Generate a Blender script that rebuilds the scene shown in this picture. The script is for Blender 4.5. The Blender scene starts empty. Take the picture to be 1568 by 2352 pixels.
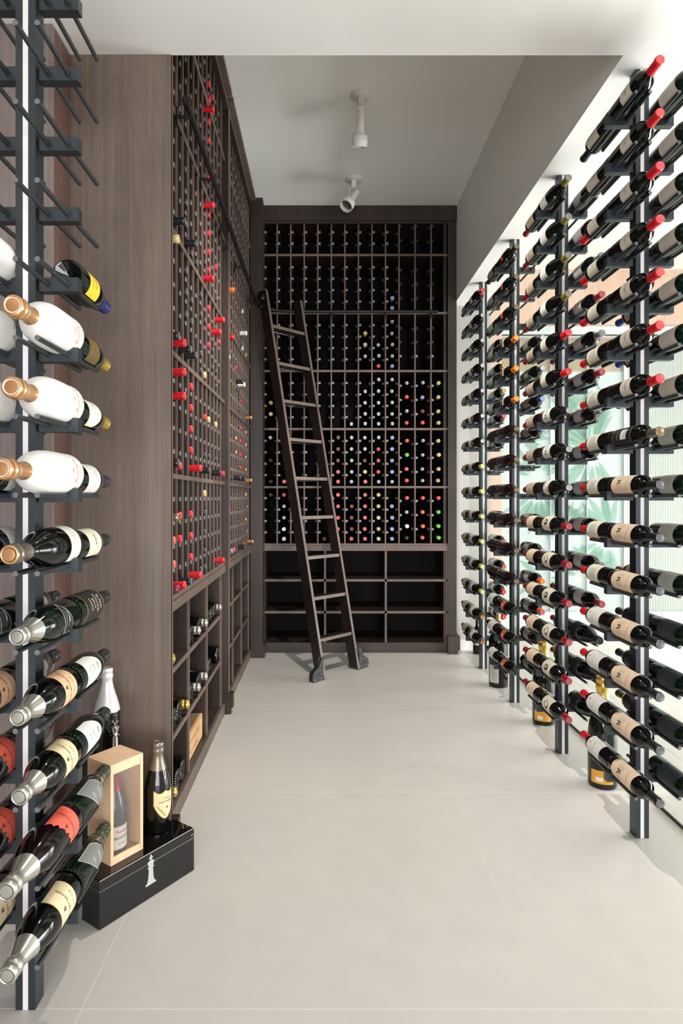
import bpy, math, random
from mathutils import Vector, Matrix
random.seed(7)
S = bpy.context.scene
COL = S.collection
PI = math.pi

# ------------------------------------------------------------------ camera
F_PX, CX, CY, CAMZ = 1465.0, 742.0, 1142.0, 1.33
cam_d = bpy.data.cameras.new('camera'); cam = bpy.data.objects.new('camera', cam_d); COL.objects.link(cam)
cam_d.sensor_fit = 'HORIZONTAL'; cam_d.sensor_width = 36.0
cam_d.lens = F_PX / 1568 * 36.0
cam_d.shift_x = (784 - CX) / 1568; cam_d.shift_y = -(1176 - CY) / 1568
cam.location = (0, 0, CAMZ); cam.rotation_euler = (PI / 2, 0, 0)
cam_d.clip_start = 0.02; cam_d.clip_end = 200
S.camera = cam

# ------------------------------------------------------------------ world, lights, exposure
W = bpy.data.worlds.new('world'); S.world = W; W.use_nodes = True
bgn = W.node_tree.nodes['Background']
bgn.inputs[0].default_value = (0.95, 0.98, 1.0, 1); bgn.inputs[1].default_value = 0.9

def area(name, loc, rot, sx, sy, power, col=(1, 1, 1)):
    l = bpy.data.lights.new(name, 'AREA'); l.shape = 'RECTANGLE'; l.size = sx; l.size_y = sy
    l.energy = power; l.color = col
    o = bpy.data.objects.new(name, l); o.location = loc; o.rotation_euler = rot; COL.objects.link(o)
    return o
# daylight entering by the windows behind the camera and by the glazed hall on the right
area('daylight_rear', (0.6, -3.3, 1.0), (PI / 2, 0, 0), 3.8, 1.7, 205, (0.97, 0.98, 1.0))
area('daylight_hall', (4.9, 3.6, 0.75), (0, PI / 2, 0), 1.4, 3.6, 360, (1.0, 0.99, 0.98))

S.view_settings.view_transform = 'Standard'; S.view_settings.look = 'None'
S.view_settings.gamma = 1.0; S.view_settings.use_curve_mapping = False
S.view_settings.exposure = 0.20
S.cycles.use_denoising = True
S.cycles.max_bounces = 10; S.cycles.diffuse_bounces = 8; S.cycles.glossy_bounces = 4
S.cycles.transparent_max_bounces = 12; S.cycles.caustics_reflective = False; S.cycles.caustics_refractive = False

# ------------------------------------------------------------------ materials
def lin(c):
    return tuple(((v / 255) / 12.92 if v / 255 <= 0.04045 else ((v / 255 + 0.055) / 1.055) ** 2.4) for v in c)

def mat(name, rgb, rough=0.5, metal=0.0, spec=0.5, coat=0.0, var=0.0, vscale=40.0, bump=0.0):
    m = bpy.data.materials.new(name); m.use_nodes = True
    nt = m.node_tree; b = nt.nodes['Principled BSDF']
    c = lin(rgb) + (1,)
    b.inputs['Base Color'].default_value = c
    b.inputs['Roughness'].default_value = rough; b.inputs['Metallic'].default_value = metal
    b.inputs['Specular IOR Level'].default_value = spec
    if coat: b.inputs['Coat Weight'].default_value = coat; b.inputs['Coat Roughness'].default_value = 0.08
    if var or bump:
        tc = nt.nodes.new('ShaderNodeTexCoord'); nz = nt.nodes.new('ShaderNodeTexNoise')
        nz.inputs['Scale'].default_value = vscale; nz.inputs['Detail'].default_value = 4
        nt.links.new(tc.outputs['Object'], nz.inputs['Vector'])
        if var:
            mr = nt.nodes.new('ShaderNodeMapRange')
            mr.inputs['From Min'].default_value = 0.3; mr.inputs['From Max'].default_value = 0.7
            mr.inputs['To Min'].default_value = 1 - var; mr.inputs['To Max'].default_value = 1 + var
            mx = nt.nodes.new('ShaderNodeVectorMath'); mx.operation = 'SCALE'
            mx.inputs[0].default_value = c[:3]
            nt.links.new(nz.outputs['Fac'], mr.inputs['Value']); nt.links.new(mr.outputs['Result'], mx.inputs['Scale'])
            nt.links.new(mx.outputs['Vector'], b.inputs['Base Color'])
        if bump:
            bp = nt.nodes.new('ShaderNodeBump'); bp.inputs['Strength'].default_value = bump
            bp.inputs['Distance'].default_value = 0.002
            nt.links.new(nz.outputs['Fac'], bp.inputs['Height']); nt.links.new(bp.outputs['Normal'], b.inputs['Normal'])
    return m

def wood(name, dark, light, scale=(38, 38, 1.6), rough=0.42, spec=0.5):
    m = bpy.data.materials.new(name); m.use_nodes = True
    nt = m.node_tree; b = nt.nodes['Principled BSDF']
    tc = nt.nodes.new('ShaderNodeTexCoord'); mp = nt.nodes.new('ShaderNodeMapping')
    mp.inputs['Scale'].default_value = scale
    nt.links.new(tc.outputs['Object'], mp.inputs['Vector'])
    n1 = nt.nodes.new('ShaderNodeTexNoise'); n1.inputs['Scale'].default_value = 1.0
    n1.inputs['Detail'].default_value = 6; n1.inputs['Roughness'].default_value = 0.65; n1.inputs['Distortion'].default_value = 0.6
    nt.links.new(mp.outputs['Vector'], n1.inputs['Vector'])
    n2 = nt.nodes.new('ShaderNodeTexNoise'); n2.inputs['Scale'].default_value = 2.2; n2.inputs['Detail'].default_value = 3
    nt.links.new(tc.outputs['Object'], n2.inputs['Vector'])
    ad = nt.nodes.new('ShaderNodeMath'); ad.operation = 'MULTIPLY_ADD'
    ad.inputs[1].default_value = 0.55
    nt.links.new(n2.outputs['Fac'], ad.inputs[0])
    ml = nt.nodes.new('ShaderNodeMath'); ml.operation = 'MULTIPLY'; ml.inputs[1].default_value = 0.5
    nt.links.new(n1.outputs['Fac'], ml.inputs[0]); nt.links.new(ml.outputs[0], ad.inputs[2])
    cr = nt.nodes.new('ShaderNodeValToRGB')
    cr.color_ramp.elements[0].position = 0.36; cr.color_ramp.elements[0].color = lin(dark) + (1,)
    cr.color_ramp.elements[1].position = 0.7; cr.color_ramp.elements[1].color = lin(light) + (1,)
    nt.links.new(ad.outputs[0], cr.inputs['Fac']); nt.links.new(cr.outputs['Color'], b.inputs['Base Color'])
    b.inputs['Roughness'].default_value = rough; b.inputs['Specular IOR Level'].default_value = spec
    bp = nt.nodes.new('ShaderNodeBump'); bp.inputs['Strength'].default_value = 0.08; bp.inputs['Distance'].default_value = 0.001
    nt.links.new(n1.outputs['Fac'], bp.inputs['Height']); nt.links.new(bp.outputs['Normal'], b.inputs['Normal'])
    return m

def clear_glass(name, tint=(0.97, 0.99, 0.98), refl=0.06):
    m = bpy.data.materials.new(name); m.use_nodes = True
    nt = m.node_tree; nt.nodes.remove(nt.nodes['Principled BSDF']); out = nt.nodes['Material Output']
    tr = nt.nodes.new('ShaderNodeBsdfTransparent'); tr.inputs[0].default_value = tint + (1,)
    gl = nt.nodes.new('ShaderNodeBsdfGlossy'); gl.inputs['Roughness'].default_value = 0.02
    mx = nt.nodes.new('ShaderNodeMixShader'); mx.inputs[0].default_value = refl
    nt.links.new(tr.outputs[0], mx.inputs[1]); nt.links.new(gl.outputs[0], mx.inputs[2]); nt.links.new(mx.outputs[0], out.inputs[0])
    return m

def frosted(name, rgb, back=0.75):
    m = bpy.data.materials.new(name); m.use_nodes = True
    nt = m.node_tree; nt.nodes.remove(nt.nodes['Principled BSDF']); out = nt.nodes['Material Output']
    a = nt.nodes.new('ShaderNodeBsdfTranslucent'); a.inputs[0].default_value = lin(rgb) + (1,)
    d = nt.nodes.new('ShaderNodeBsdfDiffuse'); d.inputs[0].default_value = lin(rgb) + (1,)
    mx = nt.nodes.new('ShaderNodeMixShader'); mx.inputs[0].default_value = 1 - back
    nt.links.new(a.outputs[0], mx.inputs[1]); nt.links.new(d.outputs[0], mx.inputs[2]); nt.links.new(mx.outputs[0], out.inputs[0])
    return m

MW = wood('walnut', (34, 25, 22), (66, 52, 46))
MLAD = wood('dark_walnut', (22, 17, 15), (40, 31, 28))
MWE = wood('walnut_edge', (88, 73, 66), (122, 104, 95), rough=0.5)
MWP = wood('walnut_panel', (90, 75, 66), (128, 112, 101), scale=(60, 60, 1.3), rough=0.34, spec=0.8)
def figure(m, dark):
    nt = m.node_tree; b_ = nt.nodes['Principled BSDF']; src = b_.inputs['Base Color'].links[0].from_socket
    tc = nt.nodes.new('ShaderNodeTexCoord'); mp = nt.nodes.new('ShaderNodeMapping'); mp.inputs['Scale'].default_value = (9, 0, 1.1); mp.inputs['Location'].default_value = (6.9, 0, -1.2)
    wv = nt.nodes.new('ShaderNodeTexWave'); wv.wave_type = 'RINGS'; wv.rings_direction = 'SPHERICAL'; wv.inputs['Scale'].default_value = 2.2; wv.inputs['Distortion'].default_value = 3.0; wv.inputs['Detail'].default_value = 2
    cr = nt.nodes.new('ShaderNodeValToRGB'); cr.color_ramp.elements[0].position = 0.0; cr.color_ramp.elements[0].color = (1 - dark,) * 3 + (1,); cr.color_ramp.elements[1].position = .25; cr.color_ramp.elements[1].color = (1, 1, 1, 1)
    mx = nt.nodes.new('ShaderNodeMix'); mx.data_type = 'RGBA'; mx.blend_type = 'MULTIPLY'; mx.inputs[0].default_value = 1
    nt.links.new(tc.outputs['Object'], mp.inputs['Vector']); nt.links.new(mp.outputs['Vector'], wv.inputs['Vector']); nt.links.new(wv.outputs['Fac'], cr.inputs['Fac'])
    nt.links.new(src, mx.inputs[6]); nt.links.new(cr.outputs['Color'], mx.inputs[7]); nt.links.new(mx.outputs[2], b_.inputs['Base Color'])
figure(MWP, .08)
MWR = wood('walnut_red', (88, 62, 54), (128, 98, 88), scale=(60, 60, 1.3), rough=0.5)
MWG = wood('walnut_grey', (112, 98, 94), (150, 136, 131), scale=(60, 60, 1.3), rough=0.5)
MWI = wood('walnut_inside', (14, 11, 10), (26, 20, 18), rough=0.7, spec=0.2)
MPINE = wood('pine', (232, 186, 146), (246, 214, 178), scale=(40, 40, 2.0), rough=0.55)
MCRATE = wood('crate_pine', (205, 160, 112), (232, 196, 150), scale=(6, 3, 40), rough=0.6)
MRED = mat('print_red', (170, 70, 50), 0.7)
MCAP = mat('rail_end', (146, 142, 143), 0.5, var=0.06)
MRAIL = mat('rail_wood', (52, 41, 36), 0.55)
MWHITE = mat('white_paint', (228, 226, 222), 0.7, var=0.01, vscale=3)
MGREIGE = mat('grey_green_paint', (246, 247, 243), 0.75, var=0.01, vscale=3)
MBULK = mat('bulkhead_paint', (246, 246, 240), 0.75, var=0.01, vscale=3)
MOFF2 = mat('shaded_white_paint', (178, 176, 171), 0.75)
MOFF = mat('off_white_paint', (212, 209, 203), 0.75)
MCREAM = mat('cream_paint', (216, 211, 199), 0.7, var=0.01, vscale=3)
MPEACH = wood('pale_oak', (186, 156, 138), (204, 178, 160), scale=(30, 30, 1.0), rough=0.6)
MGREY = mat('grey_frame', (186, 192, 194), 0.45)
MDARK = mat('dark_slot', (70, 74, 76), 0.5)
MPOST = mat('satin_black_metal', (70, 75, 79), 0.38, 0.75, 0.5, bump=0.05, vscale=900)
MPEG = mat('black_peg', (40, 43, 46), 0.35, 0.0, 0.6)
MPEGE = mat('peg_end', (120, 122, 126), 0.4, 0.6)
MSTRIP = mat('white_strip', (226, 222, 222), 0.5)
MIRON = mat('black_iron', (26, 27, 29), 0.4, 0.2)
MIRON2 = mat('iron_face', (50, 52, 53), 0.5, 0.2)
MSTEEL = mat('steel', (200, 200, 205), 0.25, 1.0)
MCHROME = mat('chrome', (225, 225, 228), 0.06, 1.0)
MLAMP = mat('lamp_white', (232, 230, 226), 0.4)
MLENS = mat('lamp_lens', (120, 116, 104), 0.15, 0.6)
MBLACK = mat('gloss_black', (12, 12, 13), 0.05, 0.0, 0.5)
MLACQ = mat('black_lacquer', (26, 26, 26), 0.32, 0.0, 0.4, var=0.15, vscale=200)
MSILV = mat('silver_print', (196, 196, 196), 0.4, 0.3)
MLINE = mat('pale_line', (214, 214, 210), 0.5)
MGLASSW = clear_glass('wall_glass')
MGLASSB = clear_glass('box_glass', (0.93, 0.93, 0.93), 0.08)
MFROST = frosted('frosted_pane', (228, 237, 231))
MFLUTE = frosted('fluted_pane', (212, 217, 207))
MLEAF = frosted('leaf_film', (186, 212, 199), 0.8)
MBLIND = frosted('blind_fabric', (216, 208, 192))
MPEB = mat('white_pebble', (235, 235, 232), 0.6)

GL = {'black': mat('bottle_black', (7, 9, 8), 0.06, 0, 0.5), 'green': mat('bottle_green', (9, 24, 14), 0.06, 0, 0.5),
      'red': mat('bottle_wine', (20, 8, 10), 0.08, 0, 0.5), 'grey': mat('bottle_grey', (70, 74, 78), 0.08, 0, 0.5)}
CM = {}
def cm(name, rgb, rough=0.35, metal=0.0):
    if name not in CM: CM[name] = mat('foil_' + name, rgb, rough, metal)
    return CM[name]
CAPS = {'red': cm('red', (205, 22, 36)), 'red_top': cm('red_top', (222, 84, 88)), 'dred': cm('dred', (150, 24, 40)), 'dred_top': cm('dred_top', (196, 96, 104)),
        'black': cm('black', (28, 29, 31)), 'grey': cm('grey', (150, 152, 156), 0.3, 0.5), 'dgrey': cm('dgrey', (104, 106, 109), 0.35, 0.3), 'lgrey': cm('lgrey', (196, 196, 200), 0.3, 0.3),
        'olive': cm('olive', (120, 112, 36)), 'orange': cm('orange', (238, 108, 28)), 'orange_top': cm('orange_top', (250, 150, 70)),
        'yellow': cm('yellow', (222, 196, 84)), 'lime_top': cm('lime_top', (190, 206, 150)), 'copper': cm('copper', (214, 160, 112), 0.28, 0.7),
        'silver': cm('silver', (196, 194, 184), 0.26, 0.75), 'gold': cm('gold', (226, 190, 96), 0.25, 0.8), 'purple': cm('purple', (66, 52, 72), 0.35, 0.4),
        'blue': cm('blue', (36, 64, 150), 0.35, 0.2), 'navy': cm('navy', (44, 50, 120), 0.35, 0.3), 'taupe': cm('taupe', (126, 116, 104), 0.32, 0.5),
        'bronze': cm('bronze', (150, 128, 96), 0.3, 0.6), 'tan': cm('tan', (206, 186, 130)), 'lav': cm('lav', (150, 158, 204)), 'pink': cm('pink', (214, 108, 104)),
        'maroon': cm('maroon', (120, 44, 66)), 'lime': cm('lime', (120, 196, 56)), 'white': cm('white', (226, 226, 224), 0.4), 'brown': cm('brown', (110, 66, 46)),
        'dgreen': cm('dgreen', (48, 58, 44), 0.3), 'wfoil': cm('wfoil', (226, 226, 224), 0.3, 0.3), 'orered': cm('orered', (226, 82, 56)), 'capblue': cm('capblue', (28, 70, 168))}
LB = {}
def lb(name, rgb, rough=0.6, var=0.03):
    if name not in LB: LB[name] = mat('label_' + name, rgb, rough, var=var, vscale=250)
    return LB[name]
LBM = {'cream': lb('cream', (226, 219, 198)), 'peach': lb('peach', (236, 212, 182)), 'white': lb('white', (226, 224, 218)), 'tan': lb('tan', (196, 176, 150)),
       'greygreen': lb('greygreen', (158, 160, 140)), 'coral': lb('coral', (240, 104, 84)), 'pcream': lb('pcream', (240, 218, 178)), 'lpeach': lb('lpeach', (240, 192, 152)),
       'yellow': lb('yellow', (238, 204, 50)), 'orange': lb('orange', (206, 96, 66), var=0.2), 'teal': lb('teal', (44, 56, 58), var=0.15), 'grey': lb('grey', (126, 128, 124)),
       'black': lb('black', (22, 22, 22)), 'brown': lb('brown', (104, 84, 40)), 'shield': lb('shield', (222, 206, 160)), 'pale': lb('pale', (200, 200, 190)),
       'paper': mat('white_paper_skin', (236, 234, 230), 0.75, bump=0.15, vscale=160), 'gold': lb('gold', (196, 160, 80)), 'olab': lb('olab', (226, 160, 60))}
INK = {'black': mat('ink_black', (24, 22, 22), 0.7), 'grey': mat('ink_grey', (150, 146, 132), 0.7), 'red': mat('ink_red', (190, 60, 48), 0.7),
       'copper': mat('ink_copper', (212, 150, 110), 0.6), 'gold': mat('ink_gold', (206, 178, 110), 0.5), 'maroon': mat('ink_maroon', (84, 30, 38), 0.7),
       'white': mat('ink_white', (230, 230, 226), 0.6), 'rim': mat('ink_rim', (206, 202, 190), 0.6)}

# ------------------------------------------------------------------ mesh builder
class MB:
    def __init__(s): s.v = []; s.f = []; s.m = []; s.sm = []
    def add(s, vs, fs, mi=0, sm=False):
        o = len(s.v); s.v += [tuple(p) for p in vs]
        for f in fs: s.f.append(tuple(i + o for i in f)); s.m.append(mi); s.sm.append(sm)
    def box(s, x0, x1, y0, y1, z0, z1, mi=0):
        s.hexa([(x0, y0, z0), (x1, y0, z0), (x1, y1, z0), (x0, y1, z0), (x0, y0, z1), (x1, y0, z1), (x1, y1, z1), (x0, y1, z1)], mi)
    def hexa(s, v, mi=0):
        s.add(v, [(0, 3, 2, 1), (4, 5, 6, 7), (0, 1, 5, 4), (1, 2, 6, 5), (2, 3, 7, 6), (3, 0, 4, 7)], mi)
    def obox(s, o, a, b, c, mi=0):   # origin corner + three edge vectors (right handed)
        o, a, b, c = map(Vector, (o, a, b, c))
        s.hexa([o, o + a, o + a + b, o + b, o + c, o + a + c, o + a + b + c, o + b + c], mi)
    def cyl(s, p0, p1, r, n=12, mi=0, mi_end=None, r1=None):
        p0, p1 = Vector(p0), Vector(p1); d = (p1 - p0).normalized()
        a = d.orthogonal().normalized(); b = d.cross(a); r1 = r if r1 is None else r1
        vs = []
        for p, rr in ((p0, r), (p1, r1)):
            for i in range(n):
                t = 2 * PI * i / n; vs.append(p + a * (rr * math.cos(t)) + b * (rr * math.sin(t)))
        s.add(vs, [(i, (i + 1) % n, n + (i + 1) % n, n + i) for i in range(n)], mi, True)
        me = mi if mi_end is None else mi_end
        s.add(vs, [tuple(range(n - 1, -1, -1)), tuple(range(n, 2 * n))], me)
    def lathe(s, prof, n=28, mi=0, M=None, wob=None):
        vs = []
        for j, (r, z) in enumerate(prof):
            for i in range(n):
                t = 2 * PI * i / n
                rr = r; zz = z
                if wob and j in wob: zz += wob[j] * (1 if i % 2 else -1)
                p = Vector((rr * math.cos(t), rr * math.sin(t), zz)); vs.append(M @ p if M else p)
        fs = []
        for j in range(len(prof) - 1):
            for i in range(n):
                k = (i + 1) % n
                if prof[j][0] < 1e-6: fs.append((j * n, (j + 1) * n + k, (j + 1) * n + i)[::-1]) if False else fs.append((j * n + i, (j + 1) * n + k, (j + 1) * n + i))
                elif prof[j + 1][0] < 1e-6: fs.append((j * n + i, j * n + k, (j + 1) * n + i))
                else: fs.append((j * n + i, j * n + k, (j + 1) * n + k, (j + 1) * n + i))
        s.add(vs, fs, mi, True)
    def tube(s, pts, r, n=10, mi=0):
        pts = [Vector(p) for p in pts]; vs = []; up = None
        for i, p in enumerate(pts):
            d = (pts[min(i + 1, len(pts) - 1)] - pts[max(i - 1, 0)]).normalized()
            a = d.orthogonal().normalized() if up is None else (up - d * up.dot(d)).normalized()
            up = a; b = d.cross(a)
            for k in range(n):
                t = 2 * PI * k / n; vs.append(p + a * (r * math.cos(t)) + b * (r * math.sin(t)))
        fs = []
        for i in range(len(pts) - 1):
            for k in range(n):
                q = (k + 1) % n; fs.append((i * n + k, i * n + q, (i + 1) * n + q, (i + 1) * n + k))
        s.add(vs, fs, mi, True)
        m = len(pts) - 1
        s.add(vs, [tuple(range(n - 1, -1, -1)), tuple(m * n + k for k in range(n))], mi)
    def prism(s, poly, o, ax, ay, az, mi=0):  # 2-D polygon extruded by az
        o, ax, ay, az = map(Vector, (o, ax, ay, az)); n = len(poly)
        vs = [o + ax * x + ay * y for x, y in poly]; vs += [v + az for v in vs]
        s.add(vs, [tuple(range(n - 1, -1, -1)), tuple(range(n, 2 * n))] + [(i, (i + 1) % n, n + (i + 1) % n, n + i) for i in range(n)], mi)
    def mesh(s, name, mats):
        me = bpy.data.meshes.new(name); me.from_pydata(s.v, [], s.f)
        for m in mats: me.materials.append(m)
        me.polygons.foreach_set('material_index', s.m); me.polygons.foreach_set('use_smooth', s.sm)
        me.update(); me.set_sharp_from_angle(angle=math.radians(40))
        return me
    def build(s, name, mats, parent=None, **kw):
        return put(name, s.mesh(name, mats if isinstance(mats, (list, tuple)) else [mats]), parent, **kw)

def put(name, me, parent=None, M=None, **kw):
    o = bpy.data.objects.new(name, me); COL.objects.link(o)
    if parent: o.parent = parent
    if M is not None: o.matrix_local = M
    for k, v in kw.items(): o[k] = v
    return o
def empty(name, loc=(0, 0, 0), **kw):
    o = bpy.data.objects.new(name, None); COL.objects.link(o); o.location = loc; o.empty_display_size = 0.05
    for k, v in kw.items(): o[k] = v
    return o
def struct(name, b, m, parent=None):
    return b.build(name, m, parent, **({} if parent else {'kind': 'structure'}))
def bevel(o, w=0.0015):
    md = o.modifiers.new('bevel', 'BEVEL'); md.width = w; md.segments = 2; md.limit_method = 'ANGLE'
    return o
ORD = ['zero', 'one', 'two', 'three', 'four', 'five', 'six', 'seven', 'eight', 'nine', 'ten', 'eleven', 'twelve', 'thirteen', 'fourteen', 'fifteen']
NTH = ['zeroth', 'first', 'second', 'third', 'fourth', 'fifth', 'sixth', 'seventh', 'eighth', 'ninth', 'tenth', 'eleventh', 'twelfth', 'thirteenth']

_tc = {}
def text2d(body, size):
    k = (body, size)
    if k not in _tc:
        cu = bpy.data.curves.new('txt', 'FONT'); cu.body = body; cu.size = size; cu.align_x = 'CENTER'; cu.align_y = 'CENTER'
        cu.resolution_u = 3
        ob = bpy.data.objects.new('txt', cu); me = bpy.data.meshes.new_from_object(ob)
        _tc[k] = ([tuple(v.co[:2]) for v in me.vertices], [tuple(p.vertices) for p in me.polygons])
        bpy.data.objects.remove(ob); bpy.data.curves.remove(cu); bpy.data.meshes.remove(me)
    return _tc[k]
def flat_text(b, body, size, o, ax, ay, mi=0, lift=0.0):
    vs, fs = text2d(body, size); o, ax, ay = Vector(o), Vector(ax), Vector(ay); n = ax.cross(ay)
    b.add([o + ax * x + ay * y + n * lift for x, y in vs], fs, mi)

# ------------------------------------------------------------------ room dimensions
HF, HC, HLOW = 0.0, 3.807, 3.0
YS = 2.406            # where the low ceiling ends
XB = 1.138            # bulkhead on the right
YB = 5.44             # face of the back cabinet
XL = -0.602           # face of the left cabinets
XG = 1.443            # glass wall
YF = 6.2              # far wall of the hall
T = [0.935, 1.425, 1.92, 2.415, 2.91, 3.405]   # shelf tops

# floor: grout bed and big square tiles
MTILE = mat('stone_tile', (203, 198, 193), 0.34, 0.0, 0.35, var=0.025, vscale=9)
MGROUT = mat('grout', (222, 219, 212), 0.8)
b = MB(); b.box(-2.6, 5.3, -3.6, 6.4, -0.06, -0.0006); floor = struct('floor', b, MGROUT)
TS = 1.218
tb = MB(); g = 0.0016
tb.hexa([(g, g, -0.01), (TS - g, g, -0.01), (TS - g, TS - g, -0.01), (g, TS - g, -0.01), (g, g, 0), (TS - g, g, 0), (TS - g, TS - g, 0), (g, TS - g, 0)])
tme = tb.mesh('tile', [MTILE])
for i in range(-3, 4):
    for j in range(-5, 4):
        x, y = 0.592 + TS * i, 1.657 + TS * j
        if x < -2.75 or x > 5: continue
        put('tile', tme, floor, Matrix.Translation((x, y, 0)))

# ceilings, walls
b = MB(); b.box(-2.6, XB, -3.6, YS, HLOW, HLOW + 0.12); struct('ceiling', b, MWHITE)
b = MB(); b.box(XB, XG + 0.02, -3.6, 5.7, HLOW, HLOW + 0.12); struct('ceiling', b, MWHITE)
b = MB(); b.box(-1.3, XB, YS - 0.05, 6.3, HC, HC + 0.1); struct('ceiling', b, MGREIGE)
b = MB(); b.box(XB - 0.004, XB - 0.0005, YS + 0.0005, 5.98, HLOW, HC); b.box(-1.3, XB - .005, YS + 0.0005, YS + 0.004, HLOW, HC); struct('wall_bulkhead', b, MBULK)
b = MB(); b.box(XG + 0.02, 5.3, -3.6, YF, 3.543, 3.65); struct('ceiling', b, MCREAM)
b = MB(); b.box(XG + 0.02, XG + 0.06, -3.6, YF, HLOW + 0.25, 3.543); struct('wall_fascia', b, MCREAM)
b = MB(); b.box(-1.3, XB + 0.02, 5.98, 6.1, 0, HC); struct('wall_back', b, MGREIGE)
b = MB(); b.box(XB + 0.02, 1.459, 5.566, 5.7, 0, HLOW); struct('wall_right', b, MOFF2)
b = MB(); b.box(XB + 0.005, 1.459, 5.548, 5.566, 0, 0.085); struct('baseboard_right', b, MWHITE)
b = MB(); b.box(-1.32, -1.1, 2.42, 6.1, 0, HC); b.box(-2.6, -2.5, -3.6, 2.3, 0, HLOW); struct('wall_left', b, MW)
# wall behind the camera with tall windows
b = MB()
b.box(-2.6, -1.4, -3.6, -3.5, 0, 3.0, 1); b.box(2.6, 5.3, -3.6, -3.5, 0, 3.6); b.box(-1.4, 2.6, -3.6, -3.5, 2.75, 3.0); b.box(-1.4, 2.6, -3.6, -3.5, 0, 0.12)
struct('wall_front', b, [MWHITE, MW])
wr = empty('window_3', (0.6, -3.55, 0), kind='structure')
for i in range(6):
    b = MB(); x = -1.4 + i * 0.8; b.box(x - .04 - 0.6, x + .04 - 0.6, -0.04, 0.04, 0.12, 2.75); b.build('frame', MGREY, wr)

# wood wall with return behind the left post
b = MB(); b.box(-2.5, -0.9545, 2.25, 2.262, 0, HLOW); struct('wall_panel', b, MWG)
b = MB(); b.box(-0.99, -0.954, 2.2625, YS - .0005, 0, HLOW - 0.001); struct('trim_1', b, MWR)

# ------------------------------------------------------------------ wine cabinets
def rails(b, cells_x0, cells_x1, zs, put_box, wide=0.018):
    for x0, x1 in zip(cells_x0, cells_x1):
        for z in zs:
            put_box(b, x0, x0 + wide, z); put_box(b, x1 - wide, x1, z)

PEG_N = [0.094, 0.191, 0.289, 0.387]
PEG_W = [0.121, 0.242, 0.363]
def left_bay(y0, ncol, y_end, label, near):
    root = empty('wine_cabinet', (-0.8, (y0 + y_end) / 2, 0), label=label, category='wine rack', group='dark walnut wine cabinets')
    inv = Matrix.Translation((0.8, -(y0 + y_end) / 2, 0))
    def B(b, name, m, kind=None):
        o = b.build(name, m, root); o.matrix_parent_inverse = inv
        if kind: o['kind'] = kind
        return o
    P = 0.1135; th = 0.006
    ys = [y0 + P * i for i in range(ncol + 1)]
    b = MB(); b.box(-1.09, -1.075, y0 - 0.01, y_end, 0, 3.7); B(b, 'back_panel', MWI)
    for y in ys:
        b = MB(); b.box(-1.075, XL - 0.012, y - th, y + th, T[0], 3.70); b.box(XL - 0.012, XL - 0.004, y - th, y + th, T[0], 3.7, 1); B(b, 'divider', [MW, MWE])
    for i, z in enumerate(T):
        b = MB(); b.box(-1.07, XL - 0.006, y0 - 0.01, y_end, z - 0.016, z); b.box(XL - 0.006, XL, y0 - 0.01, y_end, z - 0.02, z, 1); B(b, 'shelf', [MW, MWE])
    b = MB(); b.box(-0.9, XL + 0.005, y0 - 0.01, y_end, T[0] - 0.062, T[0] - 0.022, 0); B(b, 'counter_band', MWE)
    # filler stile at the far end
    if y_end - ys[-1] > 0.02:
        b = MB(); b.box(-1.07, XL - 0.01, ys[-1] + th, y_end, 0.09, 3.7); B(b, 'stile', MW)
    # horizontal bottle rails
    b = MB()
    for z0 in T:
        for p in PEG_N:
            z = z0 + p
            if z > 3.66: continue
            for a, c in zip(ys[:-1], ys[1:]):
                for u0, u1 in ((a + th, a + th + .018), (c - th - .018, c - th)):
                    b.box(-1.07, XL - 0.016, u0, u1, z - .009, z + .009)
                    b.box(XL - 0.016, XL - 0.014, u0, u1, z - .009, z + .009, 1)
    B(b, 'bottle_rails', [MRAIL, MCAP], 'stuff')
    # bins
    bys = [ys[-1] - 0.454 * k for k in range(0, 4) if ys[-1] - 0.454 * k > y0 - 0.02]
    for y in bys:
        b = MB(); b.box(-1.075, XL - 0.012, y - .008, y + .008, 0.088, T[0] - 0.06); b.box(XL - 0.012, XL - 0.002, y - .008, y + .008, 0.088, T[0] - 0.06, 1); B(b, 'bin_divider', [MW, MWE])
    for z in (0.366, 0.638):
        b = MB(); b.box(-1.07, XL - 0.008, y0 - 0.01, ys[-1], z - 0.018, z); b.box(XL - 0.008, XL - .001, y0 - 0.01, ys[-1], z - 0.018, z, 1); B(b, 'bin_shelf', [MW, MWE])
    b = MB(); b.box(-1.07, XL - 0.008, y0 - 0.01, ys[-1], 0.07, 0.088); B(b, 'bin_floor', MW)
    b = MB(); b.box(-1.07, XL, y0 - 0.01, y_end, 0.0, 0.07); B(b, 'base', MWE)
    b = MB(); b.box(-1.09, XL + 0.022, y0 - 0.01, y_end, 3.70, 3.74); b.box(-1.09, XL + 0.012, y0 - 0.01, y_end, 3.74, 3.78); b.box(-1.09, -0.556, y0 - 0.01, y_end, 3.78, HC - 0.001, 1); B(b, 'crown', [MW, MWE])
    return root, B, ys
bay1, B1, ys1 = left_bay(2.425, 12, 3.90, 'near bay of the left walnut wine rack, beside the tall end panel', True)
b = MB(); b.box(-0.954, -0.573, YS + 0.0005, YS + 0.012, 0, HC - 0.1); b.box(-0.61, -0.573, YS, YS + 0.03, 0, HC - 0.1, 1); B1(b, 'end_panel', [MWP, MWE])
b = MB(); b.box(-0.62, -0.545, YS - 0.012, YS + 0.03, 0, 0.12); B1(b, 'plinth_block', MW)
bay2, B2, ys2 = left_bay(3.955, 11, 5.27, 'far bay of the left walnut wine rack, by the corner', False)
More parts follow.
